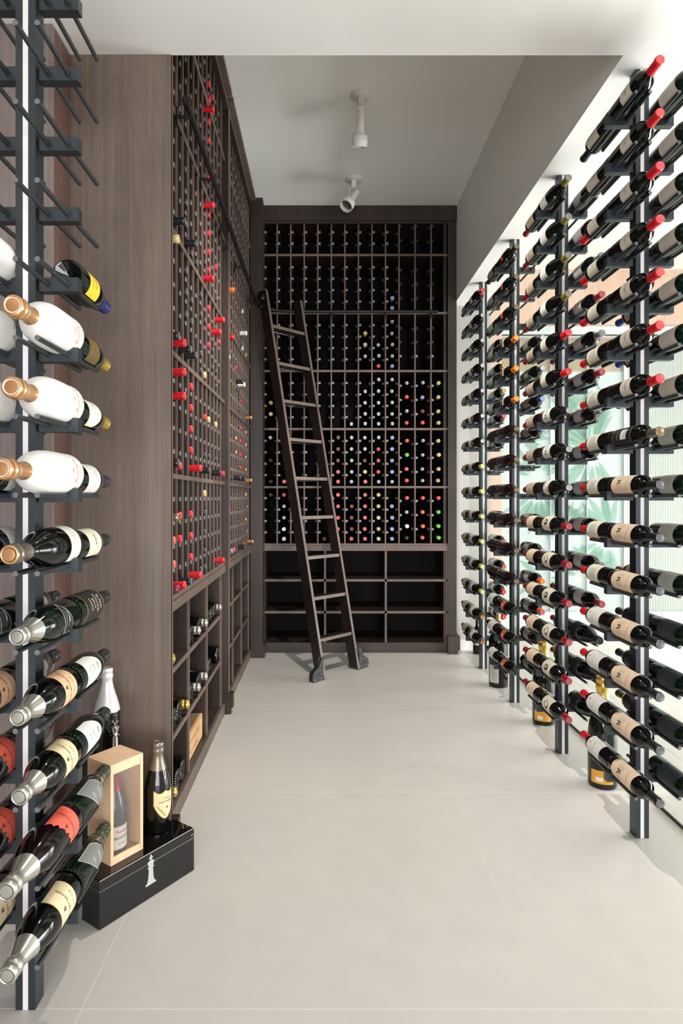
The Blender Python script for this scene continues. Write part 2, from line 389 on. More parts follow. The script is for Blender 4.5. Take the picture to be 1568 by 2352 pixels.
b = MB(); b.box(-1.05, XL + 0.022, 3.902, 3.945, 0.0, 3.72); b.box(XL + 0.022, XL + 0.024, 3.902, 3.945, 0, 3.72, 1); B2(b, 'partition', [MW, MWE])
b = MB(); b.box(XL - 0.04, XL + 0.05, 3.9005, 3.955, 0.04, 0.13); b.box(XL - .04, XL + 0.035, 3.904, 3.955, 0.0, 0.04); B2(b, 'plinth_block', MW)

# back cabinet
bk = empty('wine_cabinet', (0.3, 5.7, 0), label='tall walnut wine rack across the back wall behind the ladder', category='wine rack', group='dark walnut wine cabinets')
binv = Matrix.Translation((-0.3, -5.7, 0))
def BK(b, name, m, kind=None):
    o = b.build(name, m, bk); o.matrix_parent_inverse = binv
    if kind: o['kind'] = kind
    return o
xs = [-0.508 + 0.1155 * i for i in range(11)] + [0.647 + 0.1365 * i for i in (1, 2, 3)]
XR0, XR1 = xs[0], xs[-1]
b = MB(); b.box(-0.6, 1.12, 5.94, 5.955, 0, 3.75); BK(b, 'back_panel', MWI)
for x in xs:
    b = MB(); b.box(x - .006, x + .006, YB + 0.012, 5.94, T[0], 3.68); b.box(x - .006, x + .006, YB + .004, YB + .012, T[0], 3.68, 1); BK(b, 'divider', [MW, MWE])
for z in T:
    b = MB(); b.box(XR0 - .02, XR1 + .02, YB + .006, 5.94, z - .014, z - .001); b.box(XR0 - .02, XR1 + .02, YB - .001, YB + .006, z - .018, z, 1); BK(b, 'shelf', [MW, MWE])
b = MB(); b.box(XR0 - .02, XR1 + .02, YB - .006, YB + .3, T[0] - .062, T[0] - .019); BK(b, 'counter_band', MWE)
b = MB()
for a, c, pegs in [(xs[i], xs[i + 1], PEG_N if i < 10 else PEG_W) for i in range(13)]:
    for z0 in T:
        for p in pegs:
            z = z0 + p
            if z > 3.65: continue
            w_ = len(pegs) == 3
            b.box(a + .006, a + .024, YB + .016, 5.93, z - .009, z + .009); b.box(a + .006, a + .024, YB + .014, YB + .016, z - .009, z + .009, 0 if w_ and z > 2.6 else 1)  # dark ends high in the wide columns: shade put into the colour
            b.box(c - .024, c - .006, YB + .05, 5.93, z - .009, z + .009)
BK(b, 'bottle_rails', [MRAIL, MCAP], 'stuff')
for x in (XR0, 0.016, 0.534, XR1):
    b = MB(); b.box(x - .009, x + .009, YB + .012, 5.94, .088, T[0] - .06); b.box(x - .009, x + .009, YB + .002, YB + .012, .088, T[0] - .06, 1); BK(b, 'bin_divider', [MW, MWE])
for z in (0.358, 0.63):
    b = MB(); b.box(XR0, XR1, YB + .012, 5.94, z - .02, z); b.box(XR0, XR1, YB + .002, YB + .012, z - .02, z, 1); BK(b, 'bin_shelf', [MW, MWE])
b = MB(); b.box(XR0, XR1, YB + .006, 5.94, .07, .086); BK(b, 'bin_floor', MW)
b = MB(); b.box(-0.55, 1.10, YB, 5.94, 0.03, .09); b.box(-0.55, 1.10, YB + .012, 5.94, 0, .03); BK(b, 'base', MW)
b = MB(); b.box(XR1 + .004, XB - .003, YB - .012, 5.94, 0, 3.69); BK(b, 'stile', MW)
b = MB(); b.box(XR1 - .005, XB + .018, YB - .055, YB + .1, .035, .155); b.box(XR1 + .002, XB + .002, YB - .045, YB + .1, 0, .035); BK(b, 'plinth_block', MW)
b = MB(); b.box(XR1 - .03, XR1 + .004, YB + .004, YB + .03, .09, 3.68); BK(b, 'stile', MW)
b = MB(); b.box(-0.601, -0.5, 5.272, 5.94, 0, 3.7); BK(b, 'corner_post', MW)
b = MB(); b.box(-0.525, -0.509, YB - .02, 5.94, 0, 3.7); BK(b, 'stile', MWE)
b = MB(); b.box(-0.60, -0.485, 5.2715, 5.40, 0, .11); BK(b, 'plinth_block', MW)
b = MB(); b.box(-0.52, XB - .002, YB - .03, 5.94, 3.68, HC - .002); b.box(-0.52, XB - .002, YB - .01, YB, 3.66, 3.68); BK(b, 'crown', MW)
b = MB(); b.box(-0.595, -0.5, 5.2715, 5.5, 3.70, HC - .002); BK(b, 'corner_cap', MW)

# ------------------------------------------------------------------ glass wall and hall
gw = empty('window_1', (XG, 3, 0), kind='structure', label='clear glass wall between wine room and bright hall')
for y0, y1 in ((-0.5, 2.9), (2.904, 4.07), (4.074, 5.7)):
    b = MB(); b.box(-.004, .004, y0 - 3, y1 - 3, 0.012, HLOW); b.build('pane', MGLASSW, gw)
b = MB(); b.box(-.004, .004, -3.5, 2.7, 0, 0.010); b.build('channel', MIRON, gw)
# far wall of the hall: pale oak portal, leaf window, fluted glass screen
b = MB(); b.box(1.40, 5.3, YF, YF + .1, 2.99, 3.6); struct('wall_header', b, MPEACH)
b = MB(); b.box(XG + .06, 5.3, YF - .012, YF, 2.91, 2.99, 0); b.box(XG + .06, 3.9, YF - .012, YF, 2.895, 2.91, 1); struct('trim_2', b, [MGREY, MDARK])
b = MB(); b.box(1.40, 1.727, YF - .03, YF + .1, 0, 2.91); struct('wall_jamb', b, MPEACH)
b = MB(); b.box(1.727, 5.3, YF, YF + .12, 0, .217); struct('wall_sill', b, MGREY)
b = MB(); b.box(1.727, 5.3, YF + .12, YF + .6, .10, .19); struct('wall_planter', b, MGREY)  # planter ledge that carries the pebble bed
peb = empty('pebble_bed', (2.6, YF + .3, .19), label='white pebbles along the sill of the leaf patterned window', category='pebbles', kind='stuff')
b = MB()
for i in range(130):
    x, y, r = random.uniform(-.85, 1.2), random.uniform(-.14, .1), random.uniform(.014, .03)
    M = Matrix.Translation((x, y, r * .62)) @ Matrix.Diagonal((r, r * .8, r * .6, 1))
    b.lathe([(0, -1), (.7, -.7), (1, 0), (.7, .7), (0, 1)], 7, 0, M)
b.build('pebbles', MPEB, peb, kind='stuff')
lw = empty('window_2', (2.4, YF + .05, 0), kind='structure', label='tall frosted window patterned with grey green palm leaves')
def px(x, y, d): return ((x - CX) * d / F_PX, CAMZ + (CY - y) * d / F_PX)
LX0, LX1 = 1.727, px(1439, 0, YF)[0]
b = MB(); b.add([(LX0 - 2.4, 0, .217), (LX1 - 2.4, 0, .217), (LX1 - 2.4, 0, 2.56), (LX0 - 2.4, 0, 2.56)], [(0, 1, 2, 3)]); b.build('pane', MFROST, lw)
for k in range(11):
    z = 2.56 + k * .0305; b = MB(); b.box(LX0 - 2.4, LX1 - 2.4, -.006, .006, z, z + .0285); b.build('blind_slat', MBLIND, lw)
for x in (LX1, px(1266, 0, YF)[0], px(1350, 0, YF)[0]):
    w = .018 if x == LX1 else .003
    b = MB(); b.box(x - 2.4 - w, x - 2.4 + w, -.03, .0 if x != LX1 else .03, .217, 2.9); b.build('mullion', MGREY, lw)
def leaf(cx, cy, L, wd, ang, bend=0.0):
    n = 7; pts = []
    top, bot = [], []
    for i in range(n + 1):
        t = i / n; h = wd * math.sin(PI * min(1, t * 1.02)) ** .8 * (1 - .35 * t); off = bend * L * math.sin(PI * t)
        top.append((t * L, off + h)); bot.append((t * L, off - h))
    poly = [bot[0]] + bot[1:] + top[-2:0:-1]
    ca, sa = math.cos(ang), math.sin(ang)
    return [(cx + x * ca - y * sa, cy + x * sa + y * ca) for x, y in poly]
rl = random.Random(5); nleaf = [0]
def leaf_cluster(px0, py0, n, a0, a1, r0, L0, L1):
    for i in range(n):
        a = a0 + (a1 - a0) * (i + .5) / n + rl.uniform(-.07, .07); rr = r0 * rl.uniform(.85, 1.2)
        X0, Z0 = px(px0 + rr * math.cos(a), py0 - rr * math.sin(a), YF)
        L = rl.uniform(L0, L1) * YF / F_PX
        P = leaf(X0 - 2.4, Z0, L, rl.uniform(.10, .15) * L, a, rl.uniform(-.06, .06))
        xx = [p[0] + 2.4 for p in P]
        if min(xx) < LX0 + .01 or max(xx) > LX1 - .02 or max(p[1] for p in P) > 2.54 or min(p[1] for p in P) < .23: continue
        nleaf[0] += 1; b = MB(); b.add([(x, -.002 - .00015 * nleaf[0], z) for x, z in P], [tuple(range(len(P)))]); b.build('leaf_decal', MLEAF, lw)
for c in ((1365, 1030, 12, .2, 3.0, 22, 60, 120), (1365, 1040, 9, 3.3, 6.1, 26, 50, 95), (1240, 1130, 13, 3.5, 6.2, 20, 55, 110), (1235, 1100, 9, .2, 2.9, 20, 45, 85),
          (1405, 1230, 11, .3, 2.9, 20, 60, 110), (1400, 1240, 9, 3.4, 6.0, 24, 55, 105), (1250, 1330, 10, 2.2, 6.6, 18, 40, 70), (1310, 950, 7, .3, 2.6, 16, 40, 75), (1415, 930, 8, 1.2, 4.4, 14, 45, 85),
          (1300, 1200, 8, -.6, 2.6, 14, 40, 70), (1340, 1330, 9, .1, 3.0, 16, 45, 80), (1200, 1010, 6, -.8, 1.2, 10, 40, 70)):
    leaf_cluster(*c)
fw = empty('window_4', (3.2, YF + .05, 0), kind='structure', label='ribbed translucent glass screen right of the leaf window')
x0 = LX1 + .03; b = MB(); n = 190; wv = []
for i in range(n + 1):
    x = x0 - 3.2 + (5.3 - x0) * i / n; wv.append((x, .004 * math.cos(i * PI)))
vs = [(x, y, .217) for x, y in wv] + [(x, y, 2.9) for x, y in wv]
b.add(vs, [(i, i + 1, n + 2 + i, n + 1 + i) for i in range(n)], 0, False); b.build('ribbed_pane', MFLUTE, fw)

# ------------------------------------------------------------------ bottle post racks
PK = 0.184
def pegz(k): return 1.335 + (9 - k) * PK
ab = MB(); ab.box(0.0285, 0.131, -.0145, .0145, -.0183, .0183); arm_me = [ab.mesh('crossbar', [MPOST])]
ab = MB(); ab.box(-0.131, -0.0285, -.0145, .0145, -.0183, .0183); arm_me.append(ab.mesh('crossbar', [MPOST]))
pb = MB(); pb.cyl((0, -.193, 0), (0, .202, 0), .0066, 12, 0, 1); pb.cyl((0, -.0185, 0), (0, -.0145, 0), .0085, 12); peg_me = pb.mesh('peg', [MPEG, MPEGE])
sb = MB(); sb.cyl((0, -.004, -.0184), (0, -.004, -.0188), .0022, 6); screw_me = sb.mesh('screw', [MIRON])
def rack(xc, d, label):
    y = d + .025
    r = empty('bottle_rack_post', (xc, y, 0), label=label, category='wine rack', group='black metal bottle rack posts')
    for sx in (-1, 1):
        b = MB(); x0, x1 = sorted((sx * .0072, sx * .0256)); b.box(x0, x1, -.025, .025, 0, HLOW - .001); b.build('upright', MPOST, r)
    b = MB(); b.box(-.0071, .0071, -.0243, .0243, 0, HLOW - .001); b.build('white_strip', MSTRIP, r)
    for k in range(1, 16):
        for s in (0, 1):
            sg = 1 if s == 0 else -1
            a = put('crossbar', arm_me[s], r, Matrix.Translation((0, 0.004, pegz(k))))
            for px_ in (.053, .104):
                put('peg', peg_me, a, Matrix.Translation((sg * px_, 0, 0)))
    return r
RXC, LXC = 1.244, -0.772
RD = [2.487, 3.305, 4.127, 4.944]; LD = 1.654
PN = ['nearest right-hand', 'second right-hand', 'third right-hand', 'farthest right-hand']
for i, d in enumerate(RD): rack(RXC, d, f'black metal bottle post with white centre strip, {["nearest of the right-hand row", "second in the right-hand row", "third in the right-hand row", "farthest of the right-hand row"][i]}')
rack(LXC, LD, 'black metal bottle post with white strip, standing alone before the wood panel')

# ------------------------------------------------------------------ bottles
def prof(style, L, r):
    base = [(0, .016), (r * .45, .012), (r * .76, .0015), (r * .88, 0), (r * .97, .003), (r, .011)]
    if style == 'bord':
        nk = .0146; up = [(r, .60 * L), (r * .985, .635 * L), (r * .92, .67 * L), (r * .76, .705 * L), (r * .56, .735 * L), (nk * 1.12, .77 * L), (nk, .82 * L), (nk, .955 * L), (nk + .0016, .96 * L), (nk + .0016, .985 * L), (nk, L), (0, L)]
    elif style == 'burg':
        nk = .0148; up = [(r, .42 * L), (r * .98, .48 * L), (r * .91, .55 * L), (r * .78, .62 * L), (r * .61, .69 * L), (r * .47, .76 * L), (nk * 1.05, .83 * L), (nk, .9 * L), (nk, .955 * L), (nk + .0016, .96 * L), (nk + .0016, .985 * L), (nk, L), (0, L)]
    elif style == 'champ':
        nk = .0158 * max(1, r / .048); up = [(r, .44 * L), (r * .98, .5 * L), (r * .9, .57 * L), (r * .76, .645 * L), (r * .6, .715 * L), (r * .475, .78 * L), (nk * 1.1, .85 * L), (nk, .91 * L), (nk * 1.12, .915 * L), (nk * 1.12, .95 * L), (nk, .955 * L), (nk, L), (0, L)]
    elif style == 'skin':
        nk = .0175; up = [(r * .985, .10 * L), (r, .22 * L), (r, .38 * L), (r * .975, .46 * L), (r * .90, .53 * L), (r * .77, .59 * L), (r * .58, .645 * L), (r * .42, .685 * L), (nk, .72 * L), (nk, L), (0, L)]
    else:  # big champagne
        nk = .016; up = [(r, .36 * L), (r * .98, .43 * L), (r * .9, .5 * L), (r * .72, .59 * L), (r * .5, .67 * L), (r * .38, .74 * L), (nk, .8 * L), (nk, L), (0, L)]
    return base + up
def r_at(p, z):
    for (r0, z0), (r1, z1) in zip(p[3:], p[4:]):
        if z0 <= z <= z1 and z1 > z0: return r0 + (r1 - r0) * (z - z0) / (z1 - z0)
    return p[-2][0]
def patch(b, P, phi0, dphi, zlo, zhi, mi, off=.0005, n=16, nz=4):
    vs = []
    for i in range(n + 1):
        t = i / n; ph = phi0 + dphi * (t - .5); a = zlo(t) if callable(zlo) else zlo; c = zhi(t) if callable(zhi) else zhi
        for j in range(nz + 1):
            z = a + (c - a) * j / nz; r = r_at(P, z) + off; vs.append((r * math.cos(ph), r * math.sin(ph), z))
    fs = []
    for i in range(n):
        for j in range(nz):
            q = i * (nz + 1) + j; fs.append((q, q + nz + 1, q + nz + 2, q + 1))
    b.add(vs, fs, mi, True)
def wrap_poly(b, P, phi0, zc, poly, mi, off=.0010):
    vs = []
    for u, v in poly:
        z = zc + v; r = r_at(P, z) + off; ph = phi0 + u / r; vs.append((r * math.cos(ph), r * math.sin(ph), z))
    b.add(vs, [tuple(range(len(vs)))], mi)
def wrap_text(b, P, phi0, zc, body, size, mi, turn=0, off=.0010):
    vs2, fs = text2d(body, size); vs = []
    ca, sa = math.cos(turn), math.sin(turn)
    for x, y in vs2:
        u, v = x * ca - y * sa, x * sa + y * ca
        z = zc + v; r = r_at(P, z) + off; ph = phi0 + u / r; vs.append((r * math.cos(ph), r * math.sin(ph), z))
    b.add(vs, fs, mi)
KB = {}
def kind(key, style, L, r, glass, cap, top, label=None, lz=(.2, .5), phi=PI, dphi=2.6, art=(), cap0=None, desc='', shape=None, edge=None, n=28, cat=None, tick=False):
    """one kind of bottle: meshes of body, foil and label, shared by all bottles of that kind"""
    P = prof(style, L, r); b = MB()
    b.lathe(P, 64 if tick else n, 0, None, {3: .0012, 4: .0008} if tick else None)
    parts = {'body': b.mesh('bottle_glass', [LBM['paper'] if glass == 'paper' else GL[glass]])}
    if cap:
        z0 = L * (cap0 if cap0 else (.80 if style in ('bord', 'burg') else .62)); b = MB(); zs = [z0 + (L - z0) * t / 8 for t in range(8)]
        if style in ('bord', 'burg'):
            pr = [(r_at(P, z0) - .001, z0)] + [(r_at(P, z) + .0009, z) for z in zs] + [(r_at(P, L * .97) + .0010, L * .965), (r_at(P, L * .97) + .001, L - .004), (.0148, L + .0004)]
            b.lathe(pr, 24, 0); b.lathe([(.0148, L + .0004), (.0125, L + .0010), (.011, L + .0003), (0, L + .0003)], 24, 1)
        else:
            k = r / .045
            pr = [(r_at(P, z0) - .001, z0)] + [(r_at(P, z) + .0011, z) for z in zs if z < L * .88] + [(.0180 * k, .875 * L), (.0206 * k, .895 * L), (.0206 * k, .93 * L), (.0183 * k, .942 * L), (.0186 * k, .950 * L), (.0200 * k, .958 * L), (.0200 * k, .985 * L), (.0186 * k, .998 * L)]
            b.lathe(pr, 32, 0, None, {len(pr) - 4: .0008, len(pr) - 3: .0010, len(pr) - 2: .0008, len(pr) - 6: .0010, len(pr) - 7: .0010}); b.lathe([(.0186 * k, .998 * L), (.0160 * k, L + .0010), (.0140 * k, L - .0002), (.0120 * k, L + .0002), (0, L + .0002)], 32, 1)
        parts['foil'] = b.mesh('foil', [CAPS[cap], CAPS[top]])
    if label:
        b = MB(); a, c = lz[0] * L, lz[1] * L; mats = [LBM[label]]
        lo, hi = a, c
        if shape == 'arch': hi = lambda t: c - (c - a) * .45 * abs(2 * t - 1) ** 2.2
        if shape == 'shield':
            lo = lambda t: a + (c - a) * .52 * abs(2 * t - 1) ** 1.7; hi = lambda t: c - .10 * (c - a) * abs(math.sin(2 * PI * t)) + .04 * (c - a) * abs(2 * t - 1)
        if shape == 'drop':
            lo = lambda t: a + (c - a) * .8 * t ** 1.5; hi = lambda t: c - (c - a) * .25 * (abs(2 * t - 1)) ** 2.5
        if shape == 'swoosh':
            hi = lambda t: c - (c - a) * (.12 + .5 * (1 - t) ** 1.3) + .006 * math.sin(t * 40); lo = lambda t: a + (c - a) * .04
        if edge:
            mats.append(LBM[edge] if edge in LBM else INK[edge]); e = .0022
            patch(b, P, phi, dphi + .09, (lambda t: (lo(t) if callable(lo) else lo) - e), (lambda t: (hi(t) if callable(hi) else hi) + e), 1, .0003)
        patch(b, P, phi, dphi, lo, hi, 0)
        idx = {}
        for it in art:
            ink = it[1]
            if ink not in idx: idx[ink] = len(mats); mats.append(INK[ink] if ink in INK else LBM[ink])
            mi = idx[ink]
            if it[0] == 'text': wrap_text(b, P, phi + it[5], it[4] * L, it[2], it[3], mi, it[6] if len(it) > 6 else 0)
            elif it[0] == 'band': patch(b, P, phi + (it[5] if len(it) > 5 else 0), it[2], it[3] * L, it[4] * L, mi, .0009, 10, 1)
            elif it[0] == 'arc': patch(b, P, phi, it[2], (lambda t, q=it: q[3] * L - .010 * (2 * t - 1) ** 2), (lambda t, q=it: q[3] * L + .0014 - .010 * (2 * t - 1) ** 2), mi, .0009, 12, 1)
            elif it[0] == 'poly': wrap_poly(b, P, phi + it[4], it[3] * L, it[2], mi)
        parts['label'] = b.mesh('label', mats)
    KB[key] = (parts, L, r, desc, cat or ('champagne bottle' if style in ('champ', 'big', 'skin') else 'wine bottle'))
def bottle(key, M, label, group=None, name=None):
    parts, L, r, desc, cat = KB[key]
    o = put(name or ('champagne_bottle' if cat.startswith('champ') else 'wine_bottle'), parts['body'], None, M, label=label, category=cat)
    if group: o['group'] = group
    for nm in ('foil', 'label'):
        if nm in parts: put(nm, parts[nm], o)
    return o
RXF = Matrix.Rotation(PI / 2, 4, 'X')    # neck toward the camera
RXB = Matrix.Rotation(-PI / 2, 4, 'X')   # neck away from it
def shelf_h(r): return math.sqrt((r + .0066) ** 2 - .0255 ** 2) + .0003

rb = random.Random(3)
def blot(n, r0, seed, sx=1., sy=1.):
    q = random.Random(seed); return [(math.cos(2 * PI * i / n) * r0 * q.uniform(.45, 1.1) * sx, math.sin(2 * PI * i / n) * r0 * q.uniform(.5, 1.1) * sy) for i in range(n)]
def lines(ink, u0, z0, n, dz, w): return [('band', ink, w * (1 if i % 2 else .8), z0 - i * dz, z0 - i * dz + .0030, u0) for i in range(n)]
UPF, UPB = PI - .30, PI + .30
LBORD, RBORD = .325, .0390
# nearest right post
kind('red_cream', 'bord', LBORD, RBORD, 'black', 'red', 'red_top', 'cream', (.33, .57), UPF, 2.5, [('text', 'grey', 'Colgin', .017, .46, .15), ('band', 'grey', .6, .385, .388)], desc='red-capped bottle with plain cream label')
kind('pewter_black', 'bord', LBORD, RBORD, 'black', 'taupe', 'bronze', 'black', (.12, .58), UPF, 2.7, [('band', 'gold', 2.6, .575, .58), ('band', 'gold', 2.6, .12, .125), ('band', 'white', 1.0, .33, .47), ('text', 'black', 'Maya', .013, .43, 0), ('text', 'gold', 'ESTATE', .013, .25, 0)], desc='bronze-capped bottle with black-gold label')
def r_art(): return [('text', 'black', 'R', .040, .28, -.05), ('arc', 'red', 1.5, .475)] + lines('grey', .45, .36, 6, .022, .5) + lines('grey', -.55, .36, 6, .022, .4)
kind('black_peach', 'bord', LBORD, RBORD, 'black', 'black', 'dgrey', 'peach', (.10, .585), UPF, 2.7, r_art(), desc='black-capped peach-labelled bottle with red arc')
pic = [('poly', 'grey', blot(14, .012, 4, 1.3, .7), .42, 0)] + lines('grey', 0, .3, 3, .02, .8)
kind('black_view', 'bord', LBORD, RBORD, 'black', 'black', 'black', 'cream', (.28, .60), UPB, 2.5, pic, desc='black-capped bottle with engraved cream label')
kind('red_view', 'bord', LBORD, RBORD, 'black', 'red', 'red', 'cream', (.30, .58), UPB, 2.5, [('poly', 'grey', [(-.012, -.008), (.012, -.008), (0, .012)], .42, 0)], desc='red-capped bottle with cream label and grey emblem')
kind('red_box', 'bord', LBORD, RBORD, 'black', 'red', 'red', 'cream', (.27, .60), UPB, 2.5, [('band', 'pale', 1.0, .36, .52)] + lines('grey', 0, .49, 5, .025, .8), desc='red-capped bottle with cream label and grey panel')
kind('red_verite', 'bord', LBORD, RBORD, 'black', 'red', 'red', 'white', (.24, .60), UPB, 2.6, [('poly', 'red', [(-.0045, 0), (0, -.0045), (.0045, 0), (0, .0045)], .53, .3), ('text', 'grey', 'V E R I T E', .010, .42, 0)], desc='red-capped bottle with white label and red diamond')
kind('green_cream', 'bord', LBORD, .040, 'green', 'black', 'grey', 'cream', (.28, .62), UPF, 2.7, lines('pale', 0, .5, 6, .03, 1.3), desc='green glass bottle with broad cream label')
kind('green_pale', 'bord', LBORD, .040, 'green', 'black', 'grey', 'pale', (.26, .58), UPF, 2.7, lines('grey', 0, .5, 5, .03, 1.2), desc='dark bottle with pale grey label')
kind('green_teal', 'bord', LBORD, .040, 'green', 'black', 'black', 'teal', (.24, .62), UPF, 2.6, lines('grey', 0, .54, 5, .05, 1.0), desc='dark bottle with slate teal label')
kind('blue_rear', 'bord', LBORD, RBORD, 'black', 'capblue', 'capblue', 'cream', (.3, .58), UPB, 2.4, desc='blue-capped bottle')
kind('red_rear', 'bord', LBORD, RBORD, 'black', 'dred', 'dred', 'cream', (.3, .58), UPB, 2.4, desc='dark red-capped bottle')
kind('black_rear', 'bord', LBORD, RBORD, 'black', 'black', 'black', 'teal', (.3, .58), UPB, 2.4, desc='black-capped bottle')
# second right post
kind('olive_burg', 'burg', .32, .042, 'black', 'olive', 'grey', 'white', (.13, .38), UPF, 2.4, lines('pale', 0, .3, 3, .03, .8), cap0=.82, desc='sloping bottle with white label and olive cap')
kind('red_burg', 'burg', .32, .042, 'black', 'red', 'red_top', 'cream', (.14, .38), UPF, 2.4, lines('grey', 0, .3, 2, .03, .7), cap0=.80, desc='sloping red-capped bottle with cream label')
def scrawl(seed):
    q = random.Random(seed); out = []
    for i in range(5):
        u = -.020 + i * .010; w = .0014
        out.append(('poly', 'black', [(u - w, -.016 + q.uniform(-.006, .006)), (u + w + q.uniform(-.003, .003), -.012), (u + w, .012 + q.uniform(-.006, .006)), (u - w + q.uniform(-.003, .003), .014)], .37, 0))
        out.append(('poly', 'black', [(u - .004, q.uniform(-.008, .008)), (u + .004, q.uniform(-.002, .01)), (u + .003, .006)], .37, 0))
    return out
kind('grey_script', 'bord', LBORD, RBORD + .001, 'black', 'black', 'lgrey', 'white', (.22, .54), UPF, 2.5, scrawl(2), desc='grey-topped bottle with brush-written label')
kind('white_figure', 'bord', LBORD, RBORD + .002, 'black', 'black', 'lgrey', 'cream', (.26, .48), UPF, 2.4, [('poly', 'black', blot(9, .012, 21, 1.6, .8), .30, -.3), ('poly', 'black', blot(9, .010, 22, 1.2, 1), .42, .4)], desc='white-topped bottle with figured cream label')
kind('wax_black', 'bord', LBORD, RBORD + .002, 'black', 'dred', 'dred_top', 'cream', (.20, .54), UPF, 2.4, [('poly', 'black', blot(22, .024, 31, 1, 1.15), .37, 0), ('band', 'black', 2.3, .21, .214)], desc='red-waxed bottle with black tree on cream label')
kind('wax_maroon', 'bord', LBORD, RBORD + .002, 'black', 'dred', 'dred_top', 'cream', (.20, .54), UPF, 2.4, [('poly', 'maroon', blot(22, .026, 33, 1, 1.15), .37, 0), ('band', 'maroon', 2.3, .21, .214)], desc='red-waxed bottle with maroon tree on cream label')
kind('red_tan', 'bord', LBORD, RBORD, 'black', 'dred', 'dred', 'tan', (.24, .58), UPB, 2.6, [('text', 'black', 'Grange', .016, .44, 0)] + lines('grey', 0, .34, 3, .025, 1), desc='red-capped bottle with tan scripted label')
kind('red_rose', 'bord', LBORD, RBORD, 'black', 'dred', 'dred', 'peach', (.24, .58), UPB, 2.6, [('text', 'red', 'Bin', .014, .46, 0)] + lines('grey', 0, .36, 4, .025, 1), desc='red-capped bottle with rosy beige label')
lf = [('text', 'black', 'LAIL', .011, .42, 0)] + lines('grey', 0, .34, 3, .025, .9) + [('band', 'maroon', 2.4, .245, .255)]
kind('pink_white', 'bord', LBORD, RBORD, 'black', 'dred', 'dred_top', 'white', (.22, .52), UPF, 2.5, lf, desc='pink-topped bottle with white label')
kind('grey_white', 'bord', LBORD, RBORD, 'black', 'grey', 'grey', 'white', (.22, .52), UPF, 2.5, lf, desc='grey-capped bottle with white label')
kind('dark_champ', 'champ', .30, .044, 'black', 'black', 'black', 'black', (.15, .4), UPF, 2.5, edge='rim', desc='unlabelled-looking black champagne bottle')
# third right post
kind('bronze_orange', 'bord', LBORD, RBORD, 'black', 'black', 'bronze', 'orange', (.36, .50), UPF, 1.5, [('poly', 'white', blot(9, .006, 5), .43, 0)], desc='bronze-topped bottle with small orange label')
kind('orange_cap', 'bord', LBORD, RBORD, 'black', 'orange', 'orange_top', 'cream', (.46, .56), UPF, 1.6, [('text', 'black', 'ONE', .012, .51, 0), ('band', 'gold', 1.6, .36, .375)], desc='orange-capped bottle with narrow cream band label')
kind('bronze_plain', 'bord', LBORD, RBORD + .001, 'red', 'black', 'bronze', None, desc='bronze-topped dark bottle without a label')
kind('green_orange', 'bord', LBORD, RBORD, 'black', 'dgreen', 'dgreen', 'orange', (.36, .56), UPF, 1.9, [('poly', 'pcream', blot(11, .011, 6), .46, 0)], desc='green-capped bottle with orange picture label')
kind('black_sage', 'bord', LBORD, RBORD, 'black', 'black', 'black', 'greygreen', (.22, .58), UPB, 2.6, lines('grey', 0, .45, 3, .03, .8), desc='black-capped bottle with sage grey label')
kind('plain_rear', 'bord', LBORD, RBORD + .001, 'red', 'black', 'black', None, desc='dark bottle without a label')
kind('black_white', 'bord', LBORD, RBORD, 'black', 'black', 'black', 'white', (.22, .58), UPB, 2.6, [('poly', 'grey', blot(12, .012, 8), .4, 0)] + lines('grey', 0, .5, 2, .03, .8), desc='black-capped bottle with white label')
for nm, cp, tp, la in (('blk', 'black', 'lgrey', 'greygreen'), ('lavender', 'navy', 'lav', 'tan'), ('orange', 'orange', 'orange_top', 'pale'), ('scarlet', 'orered', 'pink', 'pale'), ('tan', 'tan', 'tan', 'white'), ('pinkcap', 'dred', 'pink', 'white'), ('redcap', 'red', 'red_top', 'white')):
    kind('o_' + nm, 'bord', LBORD, RBORD, 'black', cp, tp, la, (.22, .5), UPF, 2.2, lines('grey', 0, .42, 2, .04, .8), desc={'blk': 'grey-topped', 'lavender': 'lavender-topped', 'orange': 'orange-capped', 'scarlet': 'scarlet-capped', 'tan': 'tan-capped', 'pinkcap': 'pink-capped', 'redcap': 'red-capped'}[nm] + ' bottle with small label')
# farthest right post
kind('p4_red', 'bord', LBORD, RBORD, 'black', 'red', 'red_top', 'cream', (.22, .46), UPF, 2.4, desc='red-capped bottle with cream label')
kind('p4_grey', 'bord', LBORD, RBORD, 'black', 'black', 'lgrey', 'cream', (.16, .38), UPF, 2.4, [('poly', 'white', [(-.02, -.010), (.02, -.014), (.024, .004), (.004, .012), (-.02, .012)], .52, 0)], desc='grey-topped bottle with white-patched label')
kind('p4_yellow', 'bord', LBORD, RBORD, 'black', 'yellow', 'lime_top', 'pale', (.22, .44), UPF, 2.4, desc='yellow-capped bottle with pale label')
kind('p4_copper', 'bord', LBORD, RBORD, 'black', 'brown', 'copper', 'cream', (.22, .48), UPF, 2.4, [('poly', 'maroon', blot(9, .007, 9), .38, 0)], desc='copper-topped bottle with cream label')
